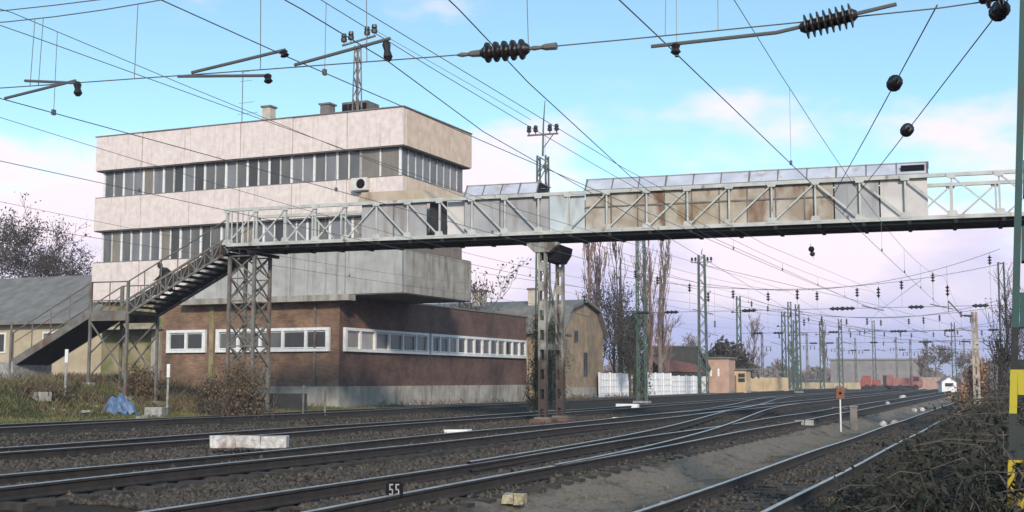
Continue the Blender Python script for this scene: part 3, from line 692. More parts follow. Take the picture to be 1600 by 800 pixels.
    # white gate cage over the stair head
    for x in np.linspace(xl - .02, xl + 1.2, 6):
        MB().box(x - .02, x + .02, -.105, -.065, ZD + .17, ZT - .1).build('baluster', M['bridge'], F)
    return F
footbridge()

def pier(x, label):
    P = empty('bridge_pier', bw(x, 0, 0), R(3.6), label=label, cat='bridge pier')
    zb = .38
    for y in (0, WID):
        col = MB()
        for s in (-1, 1): col.box(s * .11 - .035, s * .11 + .035, y - .13, y + .13, zb, ZD - .30)
        c = col.build('column', M['steel_pier'], P)
        bm_ = MB().box(-.074, .074, -.012, .012, 0, .34).mesh('batten')
        for k in range(9):
            for yy in (-.115, .115): inst('batten', bm_, M['steel_pier'], P, (0, y + yy, zb + .35 + k * .70))
        bx('base_block', M['brick_dark'], P, -.40, .40, y - .38, y + .38, zb - .55, zb)
        bx('shoe', M['steel_old'], P, -.26, .26, y - .24, y + .24, zb + .002, zb + .06)
    b = MB(); b.beam((0, .18, 2.95), (0, WID - .18, 2.95), .14, .22); b.build('cross_beam', M['steel_pier'], P)
    MB().beam((.0, .18, 3.1), (.0, WID - .18, 5.9), .06, .06).build('brace', M['steel_pier'], P)
    MB().beam((.07, .18, 5.9), (.07, WID - .18, 3.1), .06, .06).build('brace', M['steel_pier'], P)
    MB().prism([(-.55, ZD - .27), (.60, ZD - .27), (.60, ZD - .36), (.28, ZD - .62), (-.28, ZD - .62), (-.55, ZD - .36)], -.17, .17).build('bracket', M['steel_pier'], P)
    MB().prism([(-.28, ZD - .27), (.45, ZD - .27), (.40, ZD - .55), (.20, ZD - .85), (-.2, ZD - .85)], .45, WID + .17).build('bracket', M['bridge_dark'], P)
pier(-.15, 'pale riveted steel bridge pier of two columns standing between the tracks')
pier(22.0, 'riveted steel bridge pier right of the frame beyond the striped mast')

def trestle():
    T = empty('stair_head_trestle', bw(-12.5, 0, 0), R(3.6), label='dark four-legged lattice trestle under the left end of the footbridge', cat='trestle')
    zb = .45; zt = ZD - .27
    xs = (-.72, .38); ys = (.40, 1.62)
    for x in xs:
        for y in ys: MB().box(x - .06, x + .06, y - .06, y + .06, zb, zt).build('leg', M['steel_old'], T)
    n = 7; h = (zt - zb) / n
    for k in range(n):
        z0, z1 = zb + h * k, zb + h * (k + 1)
        for y in ys:
            MB().beam((xs[0], y - .03, z0), (xs[1], y - .03, z1), .045, .05).build('brace', M['steel_old'], T); MB().beam((xs[1], y + .03, z0), (xs[0], y + .03, z1), .045, .05).build('brace', M['steel_old'], T)
        for x in xs:
            MB().beam((x - .03, ys[0], z0), (x - .03, ys[1], z1), .045, .05).build('brace', M['steel_old'], T); MB().beam((x + .03, ys[1], z0), (x + .03, ys[0], z1), .045, .05).build('brace', M['steel_old'], T)
        for y in ys: MB().beam((xs[0], y, z1 - .03), (xs[1], y, z1 - .03), .05, .05).build('strut', M['steel_old'], T)
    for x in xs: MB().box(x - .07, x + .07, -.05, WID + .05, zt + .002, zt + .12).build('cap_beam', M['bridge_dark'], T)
trestle()

# ------------------------------------------------------------------ stairs
LX0, LX1 = -17.67, -19.44; ZL = 4.56; SXT, SXB = -13.1, -23.3; ZB = 2.52
def stairs():
    T = empty('bridge_staircase', bw(0, 0, 0), R(3.6), label='dark steel staircase in two flights climbing from the bank to the footbridge', cat='staircase')
    m = M['steel_old']; y0, y1 = .06, WID - .06
    # lattice stringers on the upper flight
    def zf(x): return ZL + (x - LX0) * (ZD - ZL) / (SXT - LX0)
    for y in (y0, y1):
        for dz in (.42, -.16): MB().beam((LX0, y, ZL + dz), (SXT, y, ZD + dz), .07, .08).build('stringer_chord', m, T)
        n = 13; w = (SXT - LX0) / n
        for k in range(n):
            a = LX0 + w * k; b = a + w
            MB().beam((a, y, zf(a) - .13), (b, y, zf(b) + .38), .035, .05).build('stringer_web', m, T) if k % 2 else MB().beam((a, y, zf(a) + .38), (b, y, zf(b) - .13), .035, .05).build('stringer_web', m, T)
            MB().beam((a, y, zf(a) - .13), (a, y, zf(a) + .38), .035, .04).build('stringer_web', m, T)
    nst = 14
    for k in range(nst):
        x = LX0 + (SXT - LX0) * (k + .5) / nst; z = ZL + (ZD - ZL) * (k + 1) / nst
        st = bx('step', M['bridge_dark'], T, x - .20, x + .20, y0 + .05, y1 - .05, z - .045, z - .003)
        bx('nosing', M['concrete'], st, x - .215, x - .203, y0 + .06, y1 - .06, z - .06, z)
    # landing
    bx('landing', M['steel_old'], T, LX1, LX0, y0, y1, ZL - .14, ZL)
    for y in (y0 - .02, y1 + .02):
        bx('landing_girder', m, T, LX1, LX0, y - .03, y + .03, ZL - .42, ZL - .141)
        n = 4; w = (LX0 - LX1) / n
        for k in range(n): MB().beam((LX1 + w * k, y - .005, ZL + .02), (LX1 + w * (k + 1), y - .005, ZL + .38), .03, .04).build('brace', m, T)
        MB().beam((LX1, y, ZL + .40), (LX0, y, ZL + .40), .05, .05).build('mid_rail', m, T)
    # lower flight, solid stringers
    for y in (y0, y1): MB().beam((LX1 + .02, y, ZL - .10), (SXB, y, ZB - .10), .06, .30).build('stringer', M['steel_old'], T)
    MB().beam((LX0 - .1, y0 + .06, ZL + .10), (SXT, y0 + .06, ZD + .13), .015, .34).build('side_plate', M['shed_dark'], T)
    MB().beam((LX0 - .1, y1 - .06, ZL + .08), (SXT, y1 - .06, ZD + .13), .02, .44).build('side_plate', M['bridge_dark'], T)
    MB().beam((LX1 + .02, (y0 + y1) / 2, ZL - .24), (SXB + .1, (y0 + y1) / 2, ZB - .20), y1 - y0 - .1, .03).build('soffit_plate', M['bridge_dark'], T)  # added dark sheet, stands in for the shadow beneath the lower flight
    nst = 12
    for k in range(nst):
        x = LX1 + (SXB - LX1) * (k + .5) / nst; z = ZL + (ZB - ZL) * (k + 1) / nst
        bx('step', M['bridge_dark'], T, x - .19, x + .19, y0 + .04, y1 - .04, z - .04, z)
    # handrails
    H = 1.16
    for y in (y0, y1):
        pts = [(SXT, y, ZD + H), (LX0, y, ZL + H), (LX1, y, ZL + H), (SXB, y, ZB + H)]
        for a, b in zip(pts[:-1], pts[1:]): MB().tube([a, b], .028, 6).build('handrail', m, T)
        pts2 = [(SXT, y, ZD + .75), (LX0, y, ZL + .75), (LX1, y, ZL + .78), (SXB, y, ZB + .72)]
        for a, b in zip(pts2[2:3], pts2[3:]): MB().tube([a, b], .018, 5).build('mid_rail', m, T)
        for k in range(1, 6):
            x = LX0 + (SXT - LX0) * k / 6; MB().tube([(x, y, zf(x) - .1), (x, y, zf(x) + H)], .024, 5).build('rail_post', m, T)
        for k in range(5):
            x = LX1 + (SXB - LX1) * (k + .1) / 4.2; z = ZL + (ZB - ZL) * (k + .1) / 4.2
            MB().tube([(x, y, z), (x, y, z + H)], .026, 5).build('rail_post', m, T)
        MB().tube([(LX1 + .9, y, ZL), (LX1 + .9, y, ZL + H)], .022, 5).build('rail_post', m, T)
        for x in (LX0, LX1):
            p = bw(x, y, 0); g = float(ground_z(p.x, p.y)) - .2
            MB().box(x - .05, x + .05, y - .05, y + .05, g, ZL + H).build('post', m, T)
            bx('footing', M['concrete'], T, x - .2, x + .2, y - .2, y + .2, g - .3, g + .28)
        p = bw(LX0, y, 0); g = float(ground_z(p.x, p.y)) + .3
        MB().beam((LX1, y, ZL - .45), (LX0, y, g + .6), .05, .06).build('brace', m, T); MB().beam((LX1, y + .06, g + .6), (LX0, y + .06, ZL - .9), .05, .06).build('brace', m, T)
    for x in (LX0, LX1): MB().beam((x, y0, 2.8), (x, y1, 4.2), .05, .05).build('brace', m, T)
    p = bw(SXB, 1, 0)
    bx('foot_slab', M['concrete'], T, SXB - .9, SXB + .25, -.1, WID + .1, float(ground_z(p.x, p.y)) - .3, ZB - .02)
    for y in (y0, y1): bx('newel_post', m, T, SXB - .06, SXB + .06, y - .06, y + .06, ZB - .02, ZB + 1.2)
stairs()

def person():
    # stooped figure in a dark coat on the upper flight, walking down to the left
    px_, pz = -16.45, ZL + (17.67 - 16.45) * .52 - .03
    o = bpy.data.meshes.new('person'); bm = bmesh.new(); sk = bm.verts.layers.skin.verify()
    J = {'pel': ((.06, 0, .74), .19), 'sp': ((-.03, 0, .92), .20), 'ch': ((-.16, 0, 1.06), .20), 'nk': ((-.30, 0, 1.13), .07), 'hd0': ((-.36, 0, 1.17), .085), 'hd': ((-.41, 0, 1.23), .10), 'hd1': ((-.44, 0, 1.29), .08),
         'hL': ((.05, -.10, .70), .13), 'kL': ((-.16, -.11, .40), .08), 'aL': ((-.14, -.11, .06), .05), 'tL': ((-.30, -.11, .03), .04),
         'hR': ((.05, .10, .70), .13), 'kR': ((.02, .11, .50), .08), 'aR': ((.14, .11, .22), .05), 'tR': ((.0, .11, .18), .04),
         'sL': ((-.18, -.22, 1.07), .085), 'eL': ((-.16, -.29, .80), .065), 'wL': ((-.34, -.27, .68), .045), 'sR': ((-.18, .22, 1.07), .085), 'eR': ((-.16, .29, .80), .065), 'wR': ((-.34, .29, .70), .045)}
    for s, yy, w in (('L', -.25, 'wL'), ('R', .27, 'wR')):
        b = Vector(J[w][0]); J['p' + s] = (tuple(b + Vector((-.08, 0, -.03))), .035)
        for f, (dy, ln) in enumerate(((-.03, .07), (-.01, .085), (.012, .08), (.032, .06))): J[f'f{f}{s}'] = (tuple(b + Vector((-.09 - ln, dy, -.06))), .010)
        J['th' + s] = (tuple(b + Vector((-.07, -.05 if s == 'L' else .05, -.02))), .011)
    E = [('pel', 'sp'), ('sp', 'ch'), ('ch', 'nk'), ('nk', 'hd0'), ('hd0', 'hd'), ('hd', 'hd1')]
    for s in 'LR':
        E += [('pel', 'h' + s), ('h' + s, 'k' + s), ('k' + s, 'a' + s), ('a' + s, 't' + s), ('ch', 's' + s), ('s' + s, 'e' + s), ('e' + s, 'w' + s), ('w' + s, 'p' + s), ('w' + s, 'th' + s)] + [('p' + s, f'f{f}{s}') for f in range(4)]
    V = {k: bm.verts.new(c) for k, (c, r) in J.items()}
    for k, (c, r) in J.items(): V[k][sk].radius = (r, r); V[k][sk].use_root = (k == 'pel')
    for a, b in E: bm.edges.new((V[a], V[b]))
    bm.to_mesh(o); bm.free(); o.materials.append(M['coat'])
    ob = bpy.data.objects.new('person', o); COL.objects.link(ob); ob.location = bw(px_, 1.0, pz); ob.rotation_euler = (0, 0, R(3.6))
    ob.modifiers.new('skin', 'SKIN'); sb = ob.modifiers.new('sub', 'SUBSURF'); sb.levels = sb.render_levels = 2
    tag(ob, 'person in a dark coat stooping forward on the upper flight of stairs', 'person')
    hb = bmesh.new(); bmesh.ops.create_icosphere(hb, subdivisions=2, radius=.118); me = bpy.data.meshes.new('hair')
    for v in hb.verts: v.co = Vector((v.co.x * 1.02 - .405, v.co.y * .9, v.co.z * .85 + 1.275))
    hb.to_mesh(me); hb.free(); me.materials.append(M['hair']); h = bpy.data.objects.new('hair', me); COL.objects.link(h); h.parent = ob
    fb = MB()
    for s in (-1, 1): fb.lathe((-.505, s * .035, 1.215), (-.516, s * .035, 1.212), [(0, .014), (1, .008)], 6)
    fb.prism([(-.50, 1.20), (-.535, 1.165), (-.495, 1.16)], -.014, .014); fb.box(-.49, -.48, -.028, .028, 1.130, 1.138)
    fb.build('face', M['skin'], ob)
    c = MB(); c.lathe((.06, 0, .50), (-.24, 0, 1.12), [(0, .24), (.3, .26), (.65, .25), (.9, .19), (1, .12)], 14); c.build('coat', M['coat'], ob, True)
person()

# ------------------------------------------------------------------ houses, sheds and fences
def low_house():
    H = empty('low_house', (-58, 56, 2.2), R(-1.8), label='low cream house with a grey pitched roof left of the signal box', cat='house')
    bx('wall', M['low_wall'], H, -14, 11.9, 0, 9, -.6, 2.9)
    MB().prism([(-.55, 2.72), (4.6, 5.75), (9.6, 2.72), (9.6, 2.9), (4.6, 5.95), (-.55, 2.92)], -14.3, 12.1, 'x').build('roof', M['low_roof'], H)
    for x in (-4, -1, 3, 7):
        w = bx('window', M['white_paint'], H, x - .6, x + .6, -.06, -.004, 1.1, 2.3)
        bx('pane', PANES[2], w, x - .5, x + .5, -.075, -.062, 1.2, 2.2)
    return H
low_house()
def ochre_house():
    H = empty('ochre_house', (-31, 86.2, .3), R(-1.5), label='old ochre house with a grey roof, two chimneys and a gable facing the tracks', cat='house')
    D = 8.7; Ln = 15
    prof = [(0, 0), (D, 0), (D, 5.2), (D - 1.4, 6.7), (D / 2, 7.3), (1.4, 6.7), (0, 5.2)]
    MB().prism(prof, -Ln, 0, 'x').build('wall', M['house_wall'], H)
    r = [(-.5, 4.85), (1.3, 6.75), (D / 2, 7.42), (D - 1.3, 6.75), (D + .5, 4.85), (D + .5, 5.02), (D - 1.25, 6.95), (D / 2, 7.62), (1.25, 6.95), (-.5, 5.02)]
    MB().prism(r, -Ln - .3, .35, 'x').build('roof', M['house_roof'], H)
    for x, y in ((-8.0, 2.6), (-3.2, 2.4)):
        c = bx('chimney', M['chimney'], H, x - .45, x + .45, y - .4, y + .4, 5.0, 8.3); bx('cap', M['coping'], c, x - .52, x + .52, y - .47, y + .47, 8.302, 8.45)
    for y, z0, z1 in ((4.6, 1.7, 3.6), (2.6, 4.3, 5.2)):
        w = bx('window', M['steel_old'], H, .004, .05, y - .45, y + .45, z0, z1)
        for s in (-1, 1): bx('pane', PANES[2], w, .052, .06, y - .2 + s * .21 - .0, y + .2 + s * .21, z0 + .08, z1 - .08) if False else bx('pane', PANES[2], w, .052, .06, y + (-.38 if s < 0 else .03), y + (-.03 if s < 0 else .38), z0 + .08, z1 - .08)
    bx('plinth', M['cement_light'], H, .003, .06, -.02, D + .02, -.1, .9)
    bx('lean_to', M['steel_old'], H, .0035, .10, .1, 1.6, 4.75, 4.85)
ochre_house()
def white_fence():
    P = empty('concrete_fence', (-30.4, 92.6, .25), 0, label='white panelled concrete fence beside the ochre house', cat='fence')
    def section(y, n, w, h):
        for k in range(n):
            a = y + w * k; o = bx('fence_panel', M['fence_white'], P, -.05, .0, a + .06, a + w - .06, -.1, h)
            mb = MB()
            for j in range(1, 4): mb.box(.002, .035, a + .08, a + w - .08, h * j / 4 - .05, h * j / 4 + .04)
            for j in range(1, 4): mb.box(.002, .03, a + w * j / 4 - .035, a + w * j / 4 + .035, .0, h - .03)
            mb.build('relief_rib', M['fence_white'], o)
            bx('fence_post', M['fence_white'], P, -.09, .07, a - .055, a + .055, -.1, h + .06)
        bx('fence_post', M['fence_white'], P, -.09, .07, y + w * n - .055, y + w * n + .055, -.1, h + .06)
    section(.3, 4, 2.7, 2.05); section(13.9, 3, 2.6, 2.12); section(21.85, 5, 2.9, 1.9)
    bx('gate', M['shed_dark'], P, -.12, -.06, 11.2, 13.8, -.1, 1.95)
white_fence()
def shed():
    p = at(1056, 131); H = empty('dark_shed', (p.x, p.y, .2), YAW * .85, label='black tarred shed with a red-brown lean-to roof behind the white fence', cat='shed')
    MB().prism([(-3.3, 0), (3.2, 0), (3.2, 2.8), (2.2, 5.0), (-2.9, 5.0), (-3.3, 4.2)], 0, 7, 'y').build('wall', M['shed_dark'], H)
    mb = MB(); mb.add([(-3.4, -.1, 5.0), (2.3, -.1, 5.0), (3.6, -.1, 2.6), (3.75, -.1, 2.68), (2.4, -.1, 5.16), (-3.4, -.1, 5.16)] + [(-3.4, 7.2, 5.0), (2.3, 7.2, 5.0), (3.6, 7.2, 2.6), (3.75, 7.2, 2.68), (2.4, 7.2, 5.16), (-3.4, 7.2, 5.16)],
                     [(0, 1, 4, 5), (1, 2, 3, 4), (11, 10, 7, 6), (10, 9, 8, 7), (5, 4, 10, 11), (4, 3, 9, 10), (0, 6, 7, 1), (1, 7, 8, 2), (2, 8, 9, 3), (5, 11, 6, 0)]); mb.build('roof', M['tar'], H)
    mb = MB(); q = [(-3.7, -.15, 4.35), (2.1, -.15, 3.2), (2.5, -4.2, 2.45), (-1.0, -4.2, 2.55)]
    mb.add(q + [(x, y, z - .12) for x, y, z in q], [(0, 1, 2, 3), (7, 6, 5, 4), (0, 4, 5, 1), (1, 5, 6, 2), (2, 6, 7, 3), (3, 7, 4, 0)]); mb.build('lean_to_roof', M['shed_red'], H)
    bx('lean_to_wall', M['shed_dark'], H, -.6, 2.3, -4.0, -.16, 0, 2.3)
shed()
def hut(name, loc, sx, sy, h, m, label, win):
    H = empty(name, loc, 0, label=label, cat='hut')
    bx('wall', m, H, -sx / 2, sx / 2, 0, sy, -.1, h)
    MB().box(-sx / 2 - .2, sx / 2 + .2, -.2, sy + .2, h + .002, h + .16).build('roof', M['coping'], H)
    bx('plinth', M['cement_light'], H, sx / 2 + .002, sx / 2 + .04, -.03, sy, -.1, .4)
    if win == 1:
        bx('door', M['steel_old'], H, -sx / 2 + .1, -sx / 2 + .7, -.05, -.003, 0, 2.0)
        w = bx('window', M['dark_in'], H, .05, .75, -.04, -.003, 1.3, 2.2); bx('glazing_bar', m, w, .05, .75, -.055, -.042, 1.70, 1.78)
    else:
        for x in (-.7, .1): bx('vent', M['fence_white'], H, x, x + .2, -.04, -.003, 1.9, 2.7)
p = at(1120, 131); hut('brick_hut', (p.x, p.y, .25), 2.6, 3.2, 3.75, M['hut_pink'], 'pink rendered flat-roofed hut at the end of the white fence', 0)
p = at(1153, 133); hut('yellow_hut', (p.x, p.y, .25), 1.75, 2.4, 2.55, M['hut_yellow'], 'small yellow hut with one window right of the pink hut', 1)
def far_office():
    p = at(1370, 380); H = empty('far_office_block', (p.x, p.y, .2), R(8), label='long low grey office block on the horizon behind the red lorries', cat='building')
    bx('wall', M['far_block'], H, -13.5, 13.5, 0, 12, 0, 7.6)
    bx('roof', M['coping'], H, -13.9, 13.9, -.4, 12.4, 7.602, 8.1)
    for k in range(13):
        w = bx('window', M['far_pane'], H, -12.8 + k * 2.05, -11.6 + k * 2.05, -.06, -.004, 4.6, 6.6)
        w = bx('window', M['far_pane'], H, -12.8 + k * 2.05, -11.6 + k * 2.05, -.06, -.004, 1.2, 3.4)
far_office()
def white_cabin():
    p = at(1483, 165); H = empty('white_cabin', (p.x, p.y, .2), R(18), label='tiny white gabled cabin beside the far crossing', cat='hut')
    MB().prism([(-1.6, 0), (1.6, 0), (1.6, 1.7), (0, 2.6), (-1.6, 1.7)], 0, 3).build('wall', M['fence_white'], H)
    MB().prism([(-1.9, 1.55), (0, 2.65), (1.9, 1.55), (1.9, 1.7), (0, 2.8), (-1.9, 1.7)], -.25, 3.2).build('roof', M['coping'], H)
    w = bx('window', M['dark_in'], H, -.9, .9, -.05, -.004, .95, 1.55)
    H.scale = (.6, .6, .75)
white_cabin()
def lorry(px, d, rz, label, L_=5.6, h=2.5, cab=True, m=None):
    p = at(px, d); T = empty('red_lorry', (p.x, p.y, .2), rz, label=label, cat='lorry', group='red vehicles at the far crossing')
    m = m or M['red_lorry']
    MB().prism([(-L_ / 2, .7), (L_ / 2 - 1.7, .7), (L_ / 2 - 1.7, h), (-L_ / 2 + .1, h), (-L_ / 2, h - .1)], -1.05, 1.05).build('load_box', m, T)
    if cab:
        MB().prism([(L_ / 2 - 1.6, .6), (L_ / 2, .6), (L_ / 2, 1.35), (L_ / 2 - .35, 2.1), (L_ / 2 - .6, 2.2), (L_ / 2 - 1.6, 2.2)], -1.0, 1.0).build('cab', m, T)
        bx('window', PANES[2], T, L_ / 2 - 1.3, L_ / 2 - .5, -1.03, -1.004, 1.4, 2.0)
    bx('chassis', M['tyre'], T, -L_ / 2 + .2, L_ / 2 - .2, -.9, .9, .45, .69)
    for x in (-L_ / 2 + 1.0, L_ / 2 - 1.0):
        for y in (-1.0, 1.0):
            w = MB().lathe((x, y - .12, .45), (x, y + .12, .45), [(0, .38), (.1, .45), (.9, .45), (1, .38)], 14).build('wheel', M['tyre'], T)
lorry(1418, 185, R(6), 'bright red lorry with a box body at the far crossing', 4.2, 1.9)
lorry(1360, 190, R(186), 'dull red closed van left of the bright red lorry', 3.0, 1.6, True, M['dark_red'])
lorry(1397, 192, R(20), 'pale red trailer half hidden between the two red vehicles', 2.8, 2.3, False)
def far_wall():
    for k, (a, b, d, h, m, lab) in enumerate(((1172, 1232, 150, 1.9, M['hut_yellow'], 'pale ochre wall beyond the yellow hut'), (1236, 1345, 195, 1.15, M['low_wall'], 'long sunlit yellow wall on the far side of the yard'),
                                           (1436, 1470, 190, 2.0, M['hut_pink'], 'low pink wall right of the red lorries'))):
        p = at(a, d); q = at(b, d + 6); W_ = empty('yard_wall', (p.x, p.y, .2), math.atan2(q.y - p.y, q.x - p.x), label=lab, cat='wall')
        L_ = (q - p).length; n = max(2, round(L_ / 3)); w = L_ / n
        for j in range(n): bx('wall_panel', m, W_, w * j + .03, w * (j + 1) - .03, 0, .2, -.1, h + rng.uniform(-.04, .04))
        bx('coping', M['coping'], W_, 0, L_, -.03, .23, h + .05, h + .13) if k == 1 else None
far_wall()

# ------------------------------------------------------------------ masts
def yard_mast(px, d, h, label, w0=.55, w1=.32, arm=None, spike=0, m=None, step=.8, grp='green lattice masts of the yard', X=None):
    p = at(px, d) if X is None else Vector(X)
    o = empty('lattice_mast', (p.x, p.y, float(ground_z(p.x, p.y)) - .05), R(2), label=label, cat='mast', group=grp)
    lattice(o, h, w0, w1, step, .07 if d < 90 else .09, m, bt=.035 if d < 90 else .05)
    bx('footing', M['concrete'], o, -.5, .5, -.5, .5, -.3, .18)
    if spike:
        MB().tube([(.0, 0, h), (.03, 0, h + spike * .55), (.12, 0, h + spike)], [.05, .04, .02], 6).build('top_pole', M['green_mast'], o)
    if arm:
        z, half = arm
        MB().beam((-half, 0, z), (half, 0, z), .07, .08).build('crossarm', M['steel_old'], o)
        MB().beam((0, 0, z - .7), (half * .7, 0, z), .04, .04).build('arm_brace', M['steel_old'], o)
        for x in (-half + .08, -half + .42, half - .42, half - .08): pin_insulator(o, x, 0, z + .02, 1.1)
    return o
m1 = yard_mast(849, 59, 12.3, 'green lattice mast with a forked crossarm rising behind the bridge pier', .62, .42, (13.35, .78), 2.7)
m2 = yard_mast(1003, 82, 13.6, 'stout green mast in the fence gap before the bare poplars', .55, .45)
m3 = yard_mast(1099, 118, 13.4, 'tall double-legged green mast in front of the pink hut', .8, .55, (12.7, 1.0), .6)
for i, (px, d, h, lab) in enumerate(((1156, 150, 11.5, 'slim mast right of the tall double mast'), (1226, 165, 10.5, 'left of three mast tops beyond the yellow wall'), (1236, 172, 12.2, 'middle of three mast tops beyond the yellow wall'),
                               (1244, 160, 9.2, 'right of three mast tops beyond the yellow wall'), (1285, 185, 10.2, 'lone far mast between the three masts and the office block'), (1367, 230, 12.5, 'far mast in front of the office block'),
                               (1492, 170, 9.5, 'thin far mast behind the white cabin'))):
    o = yard_mast(px, d, h, lab, .55, .4, step=1.2, grp='far masts of the yard')
    MB().beam((-.9, 0, h - 2.0), (1.2, 0, h - 1.9), .08, .08).build('crossarm', M['steel_old'], o)
    for x in (-.85, .9): MB().lathe((x, 0, h - 1.9), (x + .25, 0, h - 1.9), ins_prof(3, .14), 6).build('insulator', M['insul'], o)
for i, (px, d, h, lab) in enumerate(((1192, 210, 9.5, 'thin grey mast over the ochre wall'), (1262, 240, 10.5, 'thin grey mast right of the three mast tops'), (1310, 280, 11.0, 'thin grey mast at the left end of the office block'), (1338, 255, 10.0, 'thin grey mast above the dull red van'),
                               (1402, 290, 11.5, 'thin grey mast above the pale red trailer'), (1424, 240, 9.5, 'thin grey mast above the bright red lorry'), (1450, 270, 10.5, 'thin grey mast behind the yellowish tree'), (1508, 250, 10.0, 'thin grey mast right of the white cabin'))):
    o = yard_mast(px, d, h, lab, .34, .24, step=1.6, grp='far masts of the yard', m=M['steel_old'])
    MB().beam((-1.4, 0, h - 2.6), (1.6, 0, h - 2.5), .07, .07).build('crossarm', M['steel_old'], o)
    for x in (-1.3, -.6, .7, 1.4): MB().lathe((x, 0, h - 2.6), (x, 0, h - 3.3), ins_prof(3, .15), 6).build('insulator', M['insul'], o)
m4 = yard_mast(1571, 74, 8.9, 'thin lattice mast rising from the scrub at the right edge', .42, .3)
def cantilever_mast():
    p = at(1526, 75); o = empty('cantilever_mast', (p.x, p.y, .1), 0, label='rusty mast in the orange scrub with a bracket arm over the siding', cat='mast')
    for s in (-1, 1): MB().beam((s * .13, 0, 0), (s * .10, 0, 5.75), .08, .16).build('leg', M['rust_panel'], o)
    for k in range(8): bx('batten', M['rust_panel'], o, -.08, .08, -.09, -.07, .4 + k * .68, .6 + k * .68)
    MB().tube([(0, 0, 5.5), (-.7, 0, 5.55), (-1.45, 0, 6.45)], .045, 6).build('bracket_arm', M['wire'], o)
    MB().lathe((-.1, 0, 5.5), (-.6, 0, 5.53), ins_prof(4, .10), 8).build('insulator', M['insul'], o)
    MB().tube([(-1.45, 0, 6.45), (-1.45, 0, 5.75)], .03, 5).build('steady_arm', M['wire'], o)
cantilever_mast()
def striped_mast():
    m = bpy.data.materials.new('striped_mast_paint'); m.use_nodes = True; nt = m.node_tree; N = nt.nodes; L = nt.links; p = N['Principled BSDF']; p.inputs['Roughness'].default_value = .6
    g = N.new('ShaderNodeNewGeometry'); sp = N.new('ShaderNodeSeparateXYZ'); L.new(g.outputs['Position'], sp.inputs[0])
    mr = N.new('ShaderNodeMapRange'); L.new(sp.outputs[2], mr.inputs[0]); mr.inputs[1].default_value = 0; mr.inputs[2].default_value = 3
    rp = N.new('ShaderNodeValToRGB'); rp.color_ramp.interpolation = 'CONSTANT'; L.new(mr.outputs[0], rp.inputs[0])
    bands = [(0, (.02, .022, .02)), (.52, (.42, .31, .015)), (.98, (.018, .024, .022)), (1.42, (.42, .34, .015)), (1.85, (.008, .008, .009)), (2.26, (.016, .062, .055))]
    e = rp.color_ramp.elements
    while len(e) < len(bands): e.new(.5)
    for k, (z, c) in enumerate(bands): e[k].position = z / 3; e[k].color = (*c, 1)
    nz = N.new('ShaderNodeTexNoise'); nz.inputs['Scale'].default_value = 7; nz.inputs['Detail'].default_value = 7; L.new(g.outputs['Position'], nz.inputs[0])
    q = N.new('ShaderNodeMapRange'); L.new(nz.outputs[0], q.inputs[0]); q.inputs[1].default_value = .52; q.inputs[2].default_value = .7; q.inputs[4].default_value = .75
    mx = N.new('ShaderNodeMix'); mx.data_type = 'RGBA'; L.new(q.outputs[0], mx.inputs[0]); L.new(rp.outputs[0], mx.inputs[6]); mx.inputs[7].default_value = (.04, .038, .03, 1); L.new(mx.outputs[2], p.inputs['Base Color'])
    o = empty('striped_mast', (.16, 13.2, 0), R(0), label='green steel mast with black and yellow warning bands at the right edge', cat='mast')
    for s in (-1, 1): MB().prism([(s * .36, -.2), (s * .36 - s * .07, -.2), (s * .21 - s * .06, 9.5), (s * .21, 9.5)], -.16, .16).build('channel', m, o)
    for k in range(14):
        z = .3 + k * .65; w = .29 - .15 * z / 9.5
        for y in (-.15, .15): bx('batten', m, o, -w + .005, w - .005, y - .008, y + .008, z, z + .34)
    bx('footing', M['concrete'], o, -.6, .6, -.6, .6, -.5, -.05)
    o.rotation_euler = (0, R(2.6), 0)
    return o
smast = striped_mast()

# ------------------------------------------------------------------ overhead lines
def cat_wire(idx, label, path, zc, zm, sup=(13.3, 74, 132, 190, 250), rc=.0075, rm=.0062, y0=-12, sag=.75, droppers=True):
    o = empty('overhead_line', (0, 0, 0), label=label, cat='overhead line', group='overhead lines along the tracks')
    def X(y): return float(np.interp(y, [p[0] for p in path], [p[1] for p in path]))
    S_ = [-48] + list(sup)
    def zmess(y):
        for a, b in zip(S_[:-1], S_[1:]):
            if a <= y <= b: t = (y - a) / (b - a); return zm - sag * 4 * t * (1 - t)
        return zm
    ys = sorted(set([y0, -4, 2, 6, 9, 11] + list(sup) + list(np.arange(13.3, sup[-1], 4.0))))
    MB().tube([(X(y), y, zc - .05 * math.sin((y - 13.3) / 61 * math.pi) ** 2) for y in ys], rc, 5).build('contact_wire', M['wire'], o)
    MB().tube([(X(y) * .999, y, zmess(y)) for y in ys], rm, 5).build('messenger_wire', M['wire'], o)
    if droppers:
        for y in list(np.arange(-2, 70, 8.1)):
            MB().tube([(X(y), y, zc - .03), (X(y) * .999, y, zmess(y))], .005, 4).build('dropper', M['wire_grey'], o)
            MB().box(X(y) - .02, X(y) + .02, y - .03, y + .03, zc - .03, zc + .05).build('clamp', M['wire'], o)
    return o
cat_wire(0, 'contact and messenger wire above the near siding', [(-12, -3.7), (13.3, -3.65), (74, -3.75), (250, -3.8)], 5.62, 7.55, sag=1.1)
cat_wire(1, 'contact and messenger wire above the marker track', [(-12, -8.2), (13.3, -8.5), (74, -7.7), (250, -7.7)], 5.85, 6.85)
cat_wire(2, 'contact and messenger wire above the pier track', [(-12, -12.9), (13.3, -13.1), (74, -12.5), (250, -12.6)], 5.68, 6.95)
cat_wire(3, 'contact and messenger wire above the track behind the pier', [(-12, -18.4), (13.3, -18.0), (74, -18.3), (250, -18.2)], 5.95, 7.0, rc=.0075)
